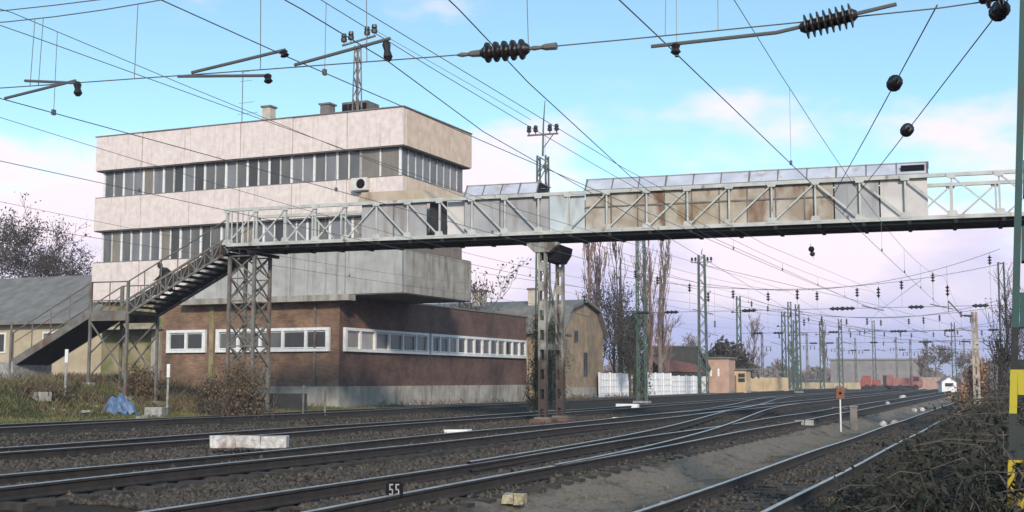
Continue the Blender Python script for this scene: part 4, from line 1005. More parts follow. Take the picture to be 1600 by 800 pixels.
cat_wire(4, 'contact and messenger wire above the farthest track', [(-12, -26.3), (13.3, -26.7), (74, -26.3), (250, -26.5)], 6.2, 7.3, rc=.0075)
def single_wire(label, pts, r=.007, name='crossing_wire', extra=None):
    o = empty(name, (0, 0, 0), label=label, cat='wire', group='crossing wires of the yard')
    MB().tube(pts, r, 5).build('wire', M['wire'], o)
    return o
single_wire('wire swinging from the marker track over to the pier track', [(-6.6, 4, 5.62), (-6.8, 10.9, 5.6), (-7.0, 13.2, 5.62), (-7.6, 17.5, 5.6), (-8.4, 30, 5.55), (-12.2, 74, 5.7)])
single_wire('wire crossing from the siding towards the marker track', [(-4.4, 4, 5.65), (-5.28, 11.5, 5.6), (-5.75, 14.7, 5.58), (-6.65, 22.3, 5.56), (-7.6, 32, 5.6), (-7.7, 74, 5.8)])
single_wire('second messenger wire high above the marker track', [(-8.1, 0, 6.9), (-8.35, 13.3, 6.95), (-8.0, 26, 6.45), (-7.8, 42, 6.3), (-7.8, 74, 7.0)], .0065)
single_wire('feeder wire high above the pier track', [(-13.6, 2, 6.9), (-12.8, 13.3, 6.6), (-12.4, 28, 6.3), (-12.5, 74, 7.0)], .0065)
single_wire('far diagonal wire sinking from the pier track to the siding', [(-12.4, 50, 6.6), (-8, 78, 6.3), (-3.9, 116, 6.1), (-3.8, 188, 6.1)], .010)
single_wire('far diagonal wire from the siding up to the track behind the pier', [(-3.9, 58, 6.2), (-9, 90, 6.5), (-18.2, 150, 6.3)], .010)
single_wire('far diagonal wire from the farthest track towards the siding', [(-26.3, 60, 7.4), (-16, 100, 6.6), (-4, 188, 6.2)], .010)
single_wire('feeder wire strung high between the far mast tops', [(-22.5, 60, 9.6), (-22.6, 78, 9.1), (-23, 116, 9.4), (-24, 150, 9.2), (-24, 188, 9.5)], .010)
single_wire('thin telephone wire from the roof mast to the forked mast', [tuple(BM_ @ Vector((-2.1, .75, 19.0))), (-23.5, 54, 15.6), (-20.8, 53.5, 13.9)], .014)
def strung(label, a, b, ts, r=.0075, n=2, rad=.10):       # a wire with strain insulators in it
    o = empty('strain_wire', (0, 0, 0), label=label, cat='wire', group='strain wires with insulators')
    a = Vector(a); b = Vector(b); MB().tube([a, a.lerp(b, .5) - Vector((0, 0, .02)), b], r, 5).build('wire', M['wire'], o)
    L_ = (b - a).length
    for t in ts:
        p = a.lerp(b, t); q = a.lerp(b, t + .30 / L_); MB().lathe(p, q, ins_prof(n, rad, .075), 12).build('insulator', M['insul'], o); e_ = (b - a).normalized() * .14; MB().lathe(p - e_, q + e_, [(0, .01), (.15, .03), (.85, .03), (1, .01)], 7).build('end_fitting', M['steel_old'], o)
    return o
strung('strain wire ending right, its insulator nearer the bridge cover', (.05, 13.3, 5.62), (-3.7, 29.5, 5.6), [.02, .40], n=2)
strung('strain wire left of the other, its insulator higher up', (-.65, 13.3, 5.62), (-3.5, 26.5, 5.6), [.245], n=2)
for (px, py, d) in ((1274, 376, 48), (1274, 390, 48)):
    z = CZ + (594 - py) / 1953 * d; p = at(px, d)
    pass
strung('wire under the bridge with a pair of round insulators', tuple(at(1271, 40, 1.75 + 3.62 * 40 / 33)), tuple(at(1276, 62, 1.75 + 190 / 1953 * 62)), [.25, .55], .008, n=1, rad=.11)

def head_span(y, zl, zu, x0, x1, ins, label, r=.012, arms=True, masts=None, zfun=None):
    o = empty('head_span', (0, 0, 0), label=label, cat='span wire', group='span wires across the yard')
    xs = np.linspace(x0, x1, 30)
    zf = zfun or (lambda x: zl)
    MB().tube([(x, y, zf(x)) for x in xs], r, 5).build('registration_wire', M['wire'], o)
    def zu_(x): t = (x - x0) / (x1 - x0); return zu - (zu - zl - 1.2) * 4 * t * (1 - t)
    MB().tube([(x, y, zu_(x)) for x in xs], r, 5).build('span_cable', M['wire'], o)
    MB().tube([(x, y, zu_(x) * .55 + zf(x) * .45 + .6) for x in xs], r, 5).build('span_cable', M['wire'], o)
    for x, ln, n in ins:
        sl = (zf(x + .2) - zf(x - .2)) / .4
        MB().lathe((x - ln / 2, y, zf(x) - sl * ln / 2), (x + ln / 2, y, zf(x) + sl * ln / 2), ins_prof(n, .125, .07), 14).build('insulator', M['insul'], o)
    return o, zu_
def near_zf(x): return float(np.interp(x, [-24, -13, -9.5, -6, -3.6, -.7, .3], [6.35, 5.86, 5.74, 5.63, 5.60, 5.58, 5.62]))
hs, zu_ = head_span(13.3, 5.6, 9.0, -24, .2, [(-5.5, .62, 5), (-15.6, .6, 5)], 'near span wire with a dark ribbed insulator stretched across the top of the view', r=.008, zfun=near_zf)
def arm(pts, r=.032, drop=None):
    MB().tube(pts, r, 6).build('steady_arm', M['wire'], hs)
    if drop:
        a, b = drop; MB().lathe(a, b, [(0, .03), (.2, .055), (.5, .04), (.8, .06), (1, .03)], 8).build('clamp', M['insul'], hs)
Y0 = 13.25
arm([(-8.36, Y0, 5.72), (-7.0, Y0, 5.92)], .021, ((-7.06, Y0, 5.9), (-7.02, Y0, 5.64)))
arm([(-9.93, Y0, 5.77), (-8.50, Y0, 5.93)], .021, ((-8.53, Y0, 5.92), (-8.5, Y0, 5.84)))
arm([(-10.15, Y0, 5.74), (-8.75, Y0, 5.62)], .020, ((-8.76, Y0, 5.64), (-8.74, Y0, 5.52)))
arm([(-13.1, Y0, 5.70), (-11.85, Y0, 5.84)], .020)
arm([(-12.75, Y0, 5.92), (-11.80, Y0, 5.80)], .020, ((-11.82, Y0, 5.82), (-11.8, Y0, 5.62)))
arm([(-3.7, Y0, 5.48), (-2.3, Y0, 5.49), (-1.05, Y0, 5.66)], .021, ((-3.42, Y0, 5.49), (-3.42, Y0, 5.36)))
MB().lathe((-2.05, Y0, 5.51), (-1.45, Y0, 5.60), ins_prof(8, .135, .065), 14).build('insulator', M['insul'], hs)
for a_, b_ in ((-6.12, -5.80), (-5.20, -4.85)): MB().lathe((a_, 13.3, near_zf(a_)), (b_, 13.3, near_zf(b_)), [(0, .012), (.2, .03), (.45, .022), (.6, .04), (1, .045)], 8).build('end_fitting', M['steel_old'], hs)
MB().lathe((-.25, Y0, 5.62), (.03, Y0, 5.66), ins_prof(2, .12, .06), 12).build('insulator', M['insul'], hs)
for x in (-12.7, -12.55, -10.9, -8.9, -7.35, -5.2, -3.55, -2.95, -.2):
    MB().tube([(x, 13.3, near_zf(x)), (x + rng.uniform(-.08, .08), 13.3, zu_(x))], .006, 4).build('dropper', M['wire_grey'], hs)
for y, zl, zu, lab, xr in ((77.9, 6.1, 9.4, 'first span wire beyond the footbridge, carried over all tracks', -.8), (116, 6.1, 9.6, 'second span wire beyond the footbridge', 1.5), (150, 6.1, 9.7, 'third span wire beyond the footbridge', 2.3), (188, 6.1, 9.8, 'fourth and farthest span wire beyond the footbridge', 3)):
    xs = [-22.5, -20.6, -15.6, -10.2, -9.6, -5.6, -2.0]
    o, zz = head_span(y, zl, zu, -24, xr, [(x, .9, 3) for x in xs], lab, r=.016 if y < 100 else .022)
    for x in (-23, -21.5, -19.4, -16.6, -14.4, -11.4, -9.0, -6.4, -4.6, -1.4):
        zt_ = zz(x); MB().lathe((x, y, zt_ - .15), (x, y, zt_ - .7), ins_prof(3, .13), 7).build('insulator', M['insul'], o); MB().tube([(x, y, zt_), (x, y, zl)], .010, 4).build('dropper', M['wire_grey'], o)
    for c, _ in TR.values():
        MB().tube([(c - 1.0, y, zl + .15), (c + .3, y, zl - .18)], .03, 5).build('steady_arm', M['wire'], o)
        MB().tube([(c, y, zl), (c, y, zz(c))], .012, 4).build('dropper', M['wire_grey'], o)
        MB().lathe((c, y, zl + 1.25), (c, y, zl + .6), ins_prof(3, .12), 8).build('insulator', M['insul'], o)
yard_mast(0, 40, 10.5, 'mast left of the frame carrying the near span wire', .6, .4, X=(-24.2, 13.3, 0))
for y, x in ((150, -24.3), (188, -24.3)):
    yard_mast(0, 95, 10.5, {76: 'mast carrying the left end of the first span wire', 132: 'mast carrying the left end of the second span wire', 150: 'mast carrying the left end of the third span wire', 188: 'mast carrying the left end of the fourth span wire'}[y], .55, .4, X=(x, y, 0), grp='far masts of the yard')
for y, x in ((116, 1.7), (188, 3.2)):
    yard_mast(0, 130, 10.5, {116: 'far mast right of the siding, nearer one in the scrub', 188: 'farthest mast right of the siding'}[y], .55, .4, X=(x, y, 0), grp='far masts of the yard')

# ------------------------------------------------------------------ trees and scrub
def grow(mb, rg, p, d, ln, r, lvl, P):
    n = 4 if lvl > 1 else 3; pts = [p.copy()]; rs = [r]; q = p.copy(); dd = d.copy()
    for k in range(n):
        dd = (dd + Vector((rg.gauss(0, 1), rg.gauss(0, 1), rg.gauss(0, 1))) * P['wob'] + Vector((0, 0, P['up']))).normalized()
        q = q + dd * (ln / n); pts.append(q.copy()); rs.append(max(r * (1 - .62 * (k + 1) / n), P['rmin']))
    mb.tube(pts, rs, 5 if lvl >= P['lv'] else 3, cap=False)
    if lvl == 0: P['tips'].append((q, dd)); return
    nb = P['nb'][P['lv'] - lvl]
    for k in range(nb):
        t = rg.uniform(P.get('t0', .25), 1.0) if k else 1.0
        i = min(int(t * n), n - 1); base = pts[i].lerp(pts[i + 1], t * n - i)
        ax = Vector((rg.gauss(0, 1), rg.gauss(0, 1), rg.gauss(0, .6))).normalized(); nd = (dd + ax * P['spread']).normalized()
        grow(mb, rg, base, nd, ln * rg.uniform(*P['len']), max(rs[i] * .55, P['rmin']), lvl - 1, P)
def leafquads(pts, size, n_per, rg, jitter):
    C = np.repeat(np.array([tuple(p) for p in pts]), n_per, 0); n = len(C); C = C + rg.normal(0, jitter, (n, 3))
    a = rg.normal(0, 1, (n, 3)); a /= np.linalg.norm(a, axis=1)[:, None]; b = rg.normal(0, 1, (n, 3)); b -= a * (a * b).sum(1)[:, None]; b /= np.linalg.norm(b, axis=1)[:, None]
    s = rg.uniform(.5, 1.2, (n, 1)) * size
    V = np.stack([C - a * s, C + b * s * .5, C + a * s, C - b * s * .5], 1).reshape(-1, 3)
    return V, np.arange(n * 4).reshape(n, 4)
def tree(name, px, d, h, label, style, seed, grp=None, m=None, X=None, leaves=None, r0=None):
    p = at(px, d) if X is None else Vector(X); gz = float(ground_z(p.x, p.y)) - .1
    o = empty(name, (p.x, p.y, gz), label=label, cat='tree', group=grp); rg = random.Random(seed)
    far = d > 120
    rm = max(.006, d * .00016)
    if style == 'poplar':
        P = dict(wob=.05, up=.30, rmin=rm, lv=3, nb=[30, 7, 5], spread=.36, len=(.20, .36), tips=[], t0=.10)
        trunk_l = h * .93
    elif style == 'spread':
        P = dict(wob=.16, up=.06, rmin=rm, lv=4, nb=[8, 7, 5, 4], spread=.95, len=(.45, .68), tips=[], t0=.35); trunk_l = h * .48
    else:
        P = dict(wob=.14, up=.16, rmin=rm, lv=3, nb=[9, 7, 5], spread=.7, len=(.38, .6), tips=[], t0=.12); trunk_l = h * .62
    mb = MB(); r0 = r0 or h * .016
    pts = [(0, 0, 0), (rg.uniform(-.1, .1), 0, trunk_l * .5), (rg.uniform(-.15, .15), 0, trunk_l)]
    MB().tube([(0, 0, -.1)] + pts[1:], [r0 * 1.2, r0 * .75, r0 * .3], 7).build('trunk', m or M['bark'], o)
    grow(mb, rg, Vector((0, 0, trunk_l * (.03 if style == 'poplar' else .2))), Vector((0, 0, 1)), trunk_l * .97, r0 * .55, P['lv'], P)
    c = mb.build('crown', m or M['bark'], o, fix=False)
    if leaves:
        V, F = leafquads([t for t, _ in P['tips']], leaves[0], leaves[1], np.random.default_rng(seed), leaves[2]); tag(soup('foliage', V, F, leaves[3], o), kind='stuff')
    return o
g = 'bare poplars behind the ochre house'
tree('poplar_tree', 922, 112, 14.2, 'twin-stemmed bare poplar just behind the ochre house gable', 'poplar', 3, g, M['bark_poplar'])
tree('poplar_tree', 936, 116, 14.0, 'slimmer bare poplar leaning against the twin-stemmed one', 'poplar', 4, g, M['bark_poplar'])
tree('poplar_tree', 970, 110, 13.2, 'dark bare poplar midway between the gable and the stout mast', 'poplar', 5, g, M['bark'])
tree('poplar_tree', 1016, 112, 14.0, 'reddish bare poplar close right of the stout mast', 'poplar', 6, g, M['bark_poplar'])
tree('poplar_tree', 1032, 118, 13.0, 'pale wispy poplar at the right end of the row', 'poplar', 8, g, M['twig_pink'])
tree('bare_tree', 960, 104, 8.8, 'dense dark bush with bare twigs behind the white fence', 'bush', 12, None, M['twig_dark'], leaves=(.12, 7, .35, M['twig_dark']))
tree('bare_tree', 985, 100, 6.5, 'dark twiggy bush at the foot of the stout mast', 'bush', 13, None, M['twig_dark'], leaves=(.12, 3, .25, M['leaf_dark']))
tree('bare_tree', 1045, 125, 6.8, 'small grey bare tree right of the poplars', 'bush', 14, None, M['twig_pink'])
tree('bare_tree', 40, 96, 13.2, 'large bare tree with dark leaf tufts behind the low house', 'spread', 21, 'trees behind the low house', M['twig_dark'], leaves=(.12, 3, .3, M['twig_dark']))
tree('bare_tree', -40, 90, 12.0, 'bare tree cut by the left edge of the frame', 'spread', 22, 'trees behind the low house', M['twig_dark'], leaves=(.12, 3, .3, M['twig_dark']))
tree('bare_tree', 96, 100, 10.6, 'smaller bare tree close to the signal box wall', 'spread', 23, 'trees behind the low house', M['twig_dark'], leaves=(.12, 3, .3, M['twig_dark']))
tree('bare_tree', 722, 92, 9.6, 'tree with dark leaf clusters peeping out right of the signal box', 'bush', 24, None, M['twig_dark'], leaves=(.16, 2, .2, M['leaf_dark']))
def dense_tree(px, d, w, h, label, m, seed):
    p = at(px, d); o = empty('evergreen_tree', (p.x, p.y, .1), label=label, cat='tree')
    MB().tube([(0, 0, -.2), (.1, 0, h * .5), (0, 0, h * .8)], [.3, .2, .06], 7).build('trunk', M['bark'], o)
    rg = np.random.default_rng(seed); cl = []
    for k in range(60):
        u = rg.normal(0, 1, 3); u /= np.linalg.norm(u); r = rg.random() ** .35
        cl.append((u[0] * w * r, u[1] * w * r, h * .56 + u[2] * h * .42 * r))
    V, F = leafquads(cl, .30, 90, rg, w * .17); tag(soup('foliage', V, F, m, o), kind='stuff')
dense_tree(1136, 142, 2.6, 5.9, 'dark brown-green rounded evergreen behind the pink hut', M['leaf_dark'], 5)
dense_tree(1118, 146, 1.8, 5.0, 'smaller dark evergreen touching the rounded one', M['leaf_dark'], 6)
gf = 'bare trees beyond the yard'
for i, (px, d, h, st, m, lab) in enumerate(((1175, 160, 8.5, 'bush', M['twig_pink'], 'grey bare tree just right of the yellow hut'), (1238, 200, 6.5, 'bush', M['grass_dry'], 'yellowish scrubby tree below the three masts'),
                                          (1290, 260, 11.5, 'poplar', M['twig_pink'], 'pinkish pointed tree left of the office block'), (1462, 230, 9.5, 'spread', M['grass_dry'], 'broad yellowish bare tree left of the white cabin'),
                                          (1440, 250, 6.5, 'bush', M['grass_dry'], 'low yellowish bush at the right end of the office block'), (1215, 240, 5.0, 'bush', M['twig_pink'], 'low pink-brown bush on the skyline above the ochre wall'),
                                          (1510, 300, 9.0, 'spread', M['twig_pink'], 'hazy bare tree right of the white cabin'), (1075, 190, 8.5, 'spread', M['twig_pink'], 'pale bare tree showing above the dark shed'))):
    tree('bare_tree', px, d, h, lab, st, 40 + i, gf, m)
# far belt of woodland along the horizon
def far_wood():
    n = 26000; rg = np.random.default_rng(3)
    px = rg.uniform(-300, 1900, n); d = rg.uniform(420, 520, n); r = (px - 800) / 1953 * d
    X = -d * SY + r * CY; Y = d * CY + r * SY; top = 5 + 1.5 * np.sin(px * .021) + 2.0 * np.sin(px * .053 + 1) + 1.2 * np.sin(px * .13)
    Z = rg.random(n) ** .8 * top
    V, F = leafquads(list(zip(X, Y, Z)), 1.3, 1, rg, .4); tag(soup('far_woodland', V, F, M['twig_pink']), 'hazy belt of bare woodland along the horizon', 'woodland', kind='stuff')
far_wood()
# ivy on the masts, scrub round the pier
def clump(name, label, cat, px, d, sx, sy, h, n, size, m, z0=0.0, seed=1, stems=None, X=None):
    p = at(px, d) if X is None else Vector(X); rg = np.random.default_rng(seed)
    o = empty(name, (p.x, p.y, float(ground_z(p.x, p.y)) + z0), label=label, cat=cat)
    k = max(34, int(h * 22)); zz = rg.random(k); tp = 1 - .55 * zz; cl = np.stack([rg.normal(0, sx * .42, k) * tp, rg.normal(0, sy * .42, k) * tp, zz * h], -1)
    V, F = leafquads(cl, size, n // k, rg, min(sx, h) * .22); V[:, 2] = np.maximum(V[:, 2], -.15); tag(soup('leaves', V, F, m, o), kind='stuff')
    mb = MB(); r2 = random.Random(seed)
    for j in range(stems or 24):
        a = Vector((r2.gauss(0, sx * .35), r2.gauss(0, sy * .35), -.1)); b = a + Vector((r2.gauss(0, sx * .3), r2.gauss(0, sy * .3), h * r2.uniform(.5, 1.15)))
        mb.tube([a, a.lerp(b, .5) + Vector((r2.gauss(0, .08), r2.gauss(0, .08), .05)), b], [.016, .012, .005], 3, cap=False)
    mb.build('stems', M['bramble_stem'], o, fix=False)
    return o
clump('ivy', 'dark ivy-choked thicket rising behind the white fence beside the stout mast', 'thicket', 990, 106, 1.6, 1.2, 7.0, 9000, .10, M['ivy'], seed=31, stems=60)
clump('ivy', 'dark ivy and scrub wrapped round the foot of the forked mast', 'ivy', 846, 58.6, .75, .6, 4.4, 7000, .06, M['ivy'], seed=32, stems=20)
clump('thicket', 'dark vine-grown thicket against the ochre house wall behind the pier', 'thicket', 858, 80, 1.3, 1.0, 5.2, 9000, .075, M['ivy'], seed=41, stems=90)
clump('bush', 'brown leafless bush growing under the trestle', 'bush', 372, 46.5, 1.5, .9, 1.9, 5200, .055, M['leaf_brown'], seed=33, stems=150)
clump('bush', 'low dark bush against the brick plinth', 'bush', 338, 49, 1.0, .7, 1.2, 2200, .06, M['leaf_dark'], seed=34, stems=60)
clump('bush', 'scrubby bush at the foot of the mossy wall', 'bush', 222, 52.5, 1.3, .8, 1.0, 2200, .06, M['leaf_brown'], seed=35, stems=60)
clump('bush', 'ragged dead weeds beside the stair foot', 'bush', 60, 46, 1.6, .9, .5, 1400, .05, M['grass_dry'], seed=36, stems=90)
clump('scrub', 'orange dead scrub round the rusty cantilever mast', 'scrub', 1530, 76, 1.1, 1.2, 3.0, 3800, .10, M['orange_scrub'], seed=37, stems=120)
clump('scrub', 'low orange weeds right of the white cabin', 'scrub', 1515, 95, 1.6, 1.4, 1.6, 2600, .11, M['orange_scrub'], seed=38, stems=60)
gs = 'scrub trees at the right edge'
tree('scrub_tree', 1562, 58, 6.0, 'thin dark scrub tree in front of the thin lattice mast', 'bush', 61, gs, M['twig_dark'], leaves=(.05, 1, .1, M['twig_dark']))
tree('scrub_tree', 1584, 44, 4.6, 'thorny scrub tree right behind the striped mast', 'bush', 62, gs, M['twig_dark'], leaves=(.05, 1, .1, M['twig_dark']))
tree('scrub_tree', 1556, 40, 3.2, 'low thorny scrub tree at the end of the brambles', 'bush', 63, gs, M['twig_dark'], leaves=(.05, 2, .1, M['bramble']))

# the bramble thicket on the right: arching stems and small leaves
def brambles():
    r2 = random.Random(5); mb = MB(); tips = []
    def dens(x, y): return 1.0
    for j in range(2600):
        y = 12.5 + 52 * r2.random() ** 1.5; lim = -1.95 + .35 * math.sin(y * .9) + .25 * math.sin(y * 2.1)
        x = lim + abs(r2.gauss(0, 1.5)) * 1.15
        hh = (.25 + .95 * min(1, max(0, (x - lim) / 1.8))) * r2.uniform(.5, 1.15) * (1.0 if y < 26 else 1.25)
        g_ = float(ground_z(x, y)); a = r2.uniform(0, 6.28); l = r2.uniform(.4, 1.5) * hh
        p0 = Vector((x, y, g_ - .05)); p2 = p0 + Vector((math.cos(a) * l, math.sin(a) * l, hh * r2.uniform(.35, .95))); p1 = p0.lerp(p2, .45) + Vector((0, 0, hh * .5))
        pts = [p0, p0.lerp(p1, .6) + Vector((0, 0, .06)), p1, p1.lerp(p2, .6) + Vector((0, 0, .05)), p2]
        mb.tube(pts, [.011, .009, .008, .006, .003], 3, cap=False)
        tips += [pts[i].lerp(pts[i + 1], r2.random()) for i in range(4) for _ in range(2)]
    o = empty('bramble_thicket', (0, 0, 0), label='dark tangled bramble thicket filling the lower right corner', cat='brambles'); o['kind'] = 'stuff'
    tag(mb.build('stems', M['bramble_stem'], o, fix=False), kind='stuff')
    V, F = leafquads(tips, .045, 3, np.random.default_rng(8), .09); tag(soup('leaves', V, F, M['bramble'], o), kind='stuff')
    n = 22000; X = nrg.uniform(-3.0, 3.0, n); Y = 13 + 45 * nrg.random(n) ** 1.4
    k = X > -2.3 + .4 * np.sin(Y * 1.1)
    blades('verge_grass', X[k], Y[k], nrg.uniform(.08, .38, k.sum()), nrg.uniform(.012, .03, k.sum()), .9, M['bramble'], 'dark rough grass among the brambles beside the siding', 'grass')
brambles()

# ------------------------------------------------------------------ small things
def gz(p): return float(ground_z(p.x, p.y))
def slab(name, px, d, sx, sy, h, m, label, cat, rz=0.0, parts=1, lift=0.0):
    p = at(px, d); o = empty(name, (p.x, p.y, gz(p) + lift), rz, label=label, cat=cat)
    w = sx / parts
    for k in range(parts):
        b = bmesh.new(); bmesh.ops.create_cube(b, size=1)
        for v in b.verts: v.co = Vector((v.co.x * (w - .002) + (k + .5) * w - sx / 2, v.co.y * sy, (v.co.z + .5) * h)) + Vector((rng.gauss(0, .01), rng.gauss(0, .01), rng.gauss(0, .008)))
        bmesh.ops.bevel(b, geom=b.edges[:], offset=min(h, sy) * .05, segments=1, affect='EDGES')
        me = bpy.data.meshes.new('block'); b.to_mesh(me); b.free(); me.materials.append(m); q = bpy.data.objects.new('block', me); COL.objects.link(q); q.parent = o
    return o
slab('concrete_trough', 392, 26.0, 1.58, .35, .26, M['white_block'], 'long whitewashed concrete trough with a reddish end lying beside the pier track', 'concrete block', R(22), 3, .14)
slab('concrete_block', 803, 16.6, .29, .2, .13, M['yellow_block'], 'yellowish lichen-stained concrete block on the pale gravel', 'concrete block', R(10), 2, .05)
slab('concrete_plate', 716, 36, .7, .5, .10, M['fence_white'], 'flat white plate lying left of the bridge pier', 'plate', R(10), 1, .03)
slab('concrete_plate', 980, 66, 1.15, .5, .22, M['fence_white'], 'white slab lying in front of the white fence', 'plate', 0, 1, .05)
slab('concrete_plate', 974, 47, .75, .5, .12, M['fence_white'], 'white plate lying just right of the bridge pier', 'plate', 0, 1, .03)
slab('concrete_plate', 1255, 43, .62, .4, .16, M['concrete'], 'pale slab at the far end of the gravel strip', 'plate', R(15), 2, .03)
slab('concrete_plate', 1048, 18.6, .35, .25, .06, M['concrete'], 'broken grey slab beside the near siding rail', 'plate', R(30), 1, .02)
def stone(px, d, s, m, label):
    p = at(px, d); b = bmesh.new(); bmesh.ops.create_icosphere(b, subdivisions=2, radius=s)
    for v in b.verts: v.co = Vector((v.co.x * rng.uniform(.85, 1.1), v.co.y * rng.uniform(.85, 1.1), v.co.z * .85 * rng.uniform(.9, 1.1) + s * .6))
    me = bpy.data.meshes.new('boulder'); b.to_mesh(me); b.free(); me.materials.append(m); o = bpy.data.objects.new('boulder', me); COL.objects.link(o); o.location = (p.x, p.y, gz(p)); tag(o, label, 'stone')
stone(783, 24.3, .115, M['concrete'], 'grey stone left of the whiter one between two tracks')
stone(818, 24.3, .125, M['white_block'], 'whitish stone right of the grey one between two tracks')
for i, (px, d, s, lab) in enumerate(((1378, 50, .16, 'left one of two white stones by the siding'), (1396, 51, .17, 'right one of two white stones by the siding'), (1427, 72, .17, 'left one of two farther white stones'), (1439, 74, .18, 'right one of two farther white stones'),
                              (1386, 80, .14, 'small lone white stone between the far tracks'), (1410, 105, .3, 'white lump at the end of the yard'), (1180, 24, .06, 'little white pebble between the rails of the siding'))):
    stone(px, d, s, M['white_block'], lab)
def marker():
    p = at(618, 15.2); o = empty('number_marker', (p.x, p.y, gz(p)), YAW, label='short dark post with the white number 55 beside the track', cat='marker')
    bx('post', M['black'], o, -.06, .06, -.04, .04, -.1, .30)
    b = MB().prism([(-.15, .24), (.15, .24), (.17, .30), (.17, .46), (.10, .50), (-.10, .50), (-.17, .46), (-.17, .30)], -.05, .02).build('plate', M['black'], o)
    o.scale = (.60, .60, .68)
    for s in (-.062, .062):
        mb = MB(); t = .022; w = .075; x0 = s - w / 2; x1 = s + w / 2; z0, z1 = .275, .465; zm = (z0 + z1) / 2 + .01
        y0, y1 = -.058, -.051
        mb.box(x0, x1, y0, y1, z1 - t, z1); mb.box(x0, x0 + t, y0, y1, zm, z1 - t); mb.box(x0, x1 - .01, y0, y1, zm - t, zm); mb.box(x1 - t, x1, y0, y1, z0 + t, zm - t + .004); mb.box(x0, x1 - .008, y0, y1, z0, z0 + t)
        mb.build('digit', M['digit'], b)
marker()
def dwarf_signal():
    p = at(1312, 44); o = empty('point_lantern', (p.x, p.y, gz(p)), YAW * .6, label='orange-brown lantern box on a thin white post between the tracks', cat='signal')
    MB().tube([(0, 0, -.1), (0, 0, 1.15)], .028, 6).build('post', M['white_paint'], o)
    b = MB().box(-.14, .14, -.10, .10, 1.16, 1.52).build('lantern', M['orange_box'], o)
    MB().prism([(-.16, 1.522), (.16, 1.522), (.10, 1.60), (-.10, 1.60)], -.12, .12).build('hood', M['steel_old'], b)
    MB().lathe((0, -.101, 1.34), (0, -.125, 1.34), [(0, .05), (1, .045)], 10).build('lens', M['black'], b)
    p = at(1332, 46); q = empty('cable_box', (p.x, p.y, gz(p)), YAW * .6, label='dark steel switch stand right of the orange lantern', cat='switch stand')
    bx('case', M['steel_old'], q, -.13, .13, -.1, .1, 0, .85); bx('lid', M['coping'], q, -.16, .16, -.13, .13, .852, .90)
    MB().tube([(-.13, 0, .8), (-.75, 0, .84)], .025, 5).build('lever', M['steel_old'], q)
dwarf_signal()
def tarp():
    p = at(186, 46.8); n = 34; b = bmesh.new(); bmesh.ops.create_grid(b, x_segments=n, y_segments=n, size=.68); r2 = random.Random(2)
    for v in b.verts:
        x, y = v.co.x / .68, v.co.y / .68; r = min(1, math.hypot(x, y))
        z = .62 * (1 - r ** 2.2) + .10 * math.sin(x * 9 + y * 4) * (1 - .5 * r) + .07 * math.sin(y * 13 - x * 6) + r2.uniform(-.02, .02); v.co = Vector((v.co.x * (1 + .12 * math.sin(y * 5)), v.co.y * .8, max(z, -.04)))
    me = bpy.data.meshes.new('tarpaulin'); b.to_mesh(me); b.free(); me.materials.append(M['blue_tarp']); o = bpy.data.objects.new('tarpaulin', me); COL.objects.link(o); o.location = (p.x, p.y, gz(p) - .02)
    md = o.modifiers.new('thick', 'SOLIDIFY'); md.thickness = .01
    tag(o, 'crumpled blue tarpaulin heaped on the bank under the stairs', 'tarpaulin')
tarp()
def post(px, d, h, label, m, cap=True):
    p = at(px, d); o = empty('marker_post', (p.x, p.y, gz(p)), 0, label=label, cat='post'); MB().tube([(0, 0, -.1), (.02, 0, h)], .045, 7).build('shaft', m, o)
    if cap: MB().tube([(.02, 0, h - .45), (.02, 0, h + .05)], .07, 7).build('head', M['white_paint'], o)
post(262, 47.5, 1.9, 'slim white-topped post standing before the brick wall', M['concrete'])
post(102, 47, 1.75, 'pale concrete post on the bank under the lower flight', M['concrete'])
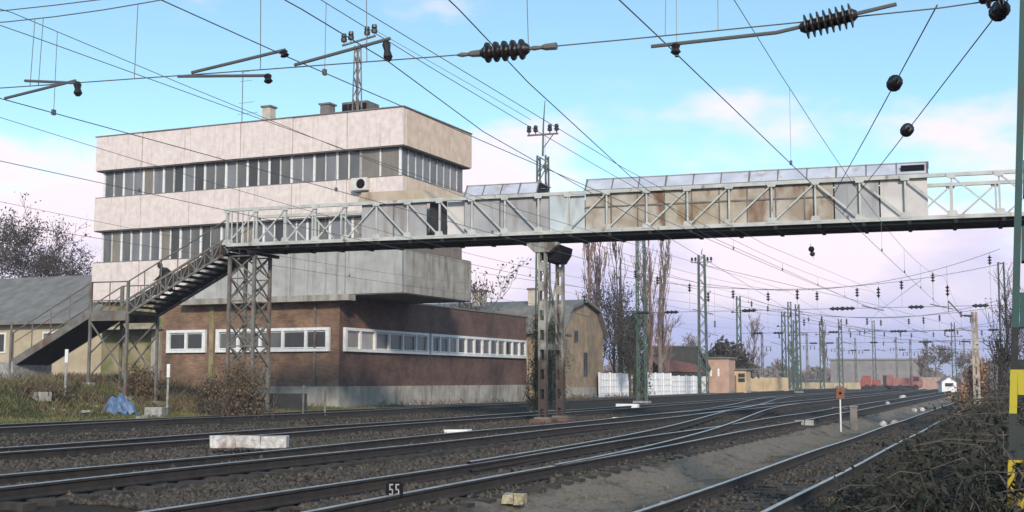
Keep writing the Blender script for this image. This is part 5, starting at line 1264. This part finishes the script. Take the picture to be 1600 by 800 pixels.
post(474, 50, 1.25, 'dark fence post left of the brick corner', M['steel_old'], False); post(508, 50, 1.1, 'dark fence post nearest the brick corner', M['steel_old'], False); post(14, 48, 2.2, 'dark post at the foot of the stairs', M['steel_old'], False)
def debris():
    g_ = 'rubbish strewn on the bank'
    for i in range(26):
        px = rng.choice([rng.uniform(10, 300), rng.uniform(60, 160), rng.uniform(200, 330)]); d = rng.uniform(43, 47.5); p = at(px, d)
        o = empty('rubble_piece', (p.x, p.y, gz(p) + .02), rng.uniform(0, 3), label='piece of pale rubble or rubbish strewn on the bank below the stairs', cat='rubble', group=g_)
        s = rng.uniform(.05, .16); mb = MB()
        mb.prism([(-s, 0), (s * rng.uniform(.6, 1.2), 0), (s * rng.uniform(.3, .9), s * rng.uniform(.3, .8)), (-s * rng.uniform(.3, .8), s * rng.uniform(.3, .9))], -s * .5, s * .5)
        mb.build('chunk', rng.choice([M['concrete'], M['cement_light'], M['steel_old'], M['concrete'], M['brick'], M['leaf_brown']]), o)
debris()
slab('concrete_block', 245, 46.3, .7, .5, .40, M['concrete'], 'grey concrete lump beside the white-topped post', 'concrete block', R(12), 1, -.05)
slab('concrete_block', 66, 45.5, .6, .5, .36, M['cement_light'], 'pale concrete lump among the dead weeds by the stair foot', 'concrete block', R(-20), 1, -.05)
slab('retaining_kerb', 424, 55.5, 3.6, .3, .85, M['shed_dark'], 'dark low kerb wall in front of the brick plinth', 'kerb', R(-2), 2, -.1)

# ------------------------------------------------------------------ haze over the yard
def haze():
    o = MB().box(-1000, 800, -120, 1900, -1.6, 24).build('haze', bpy.data.materials.new('haze_air')); m = o.data.materials[0]; m.use_nodes = True
    N = m.node_tree.nodes; N.clear(); out = N.new('ShaderNodeOutputMaterial'); v = N.new('ShaderNodeVolumePrincipled')
    v.inputs['Color'].default_value = (.93, .90, .95, 1); v.inputs['Density'].default_value = .0006; v.inputs['Anisotropy'].default_value = .2
    m.node_tree.links.new(v.outputs[0], out.inputs['Volume']); tag(o, kind='stuff')
haze()
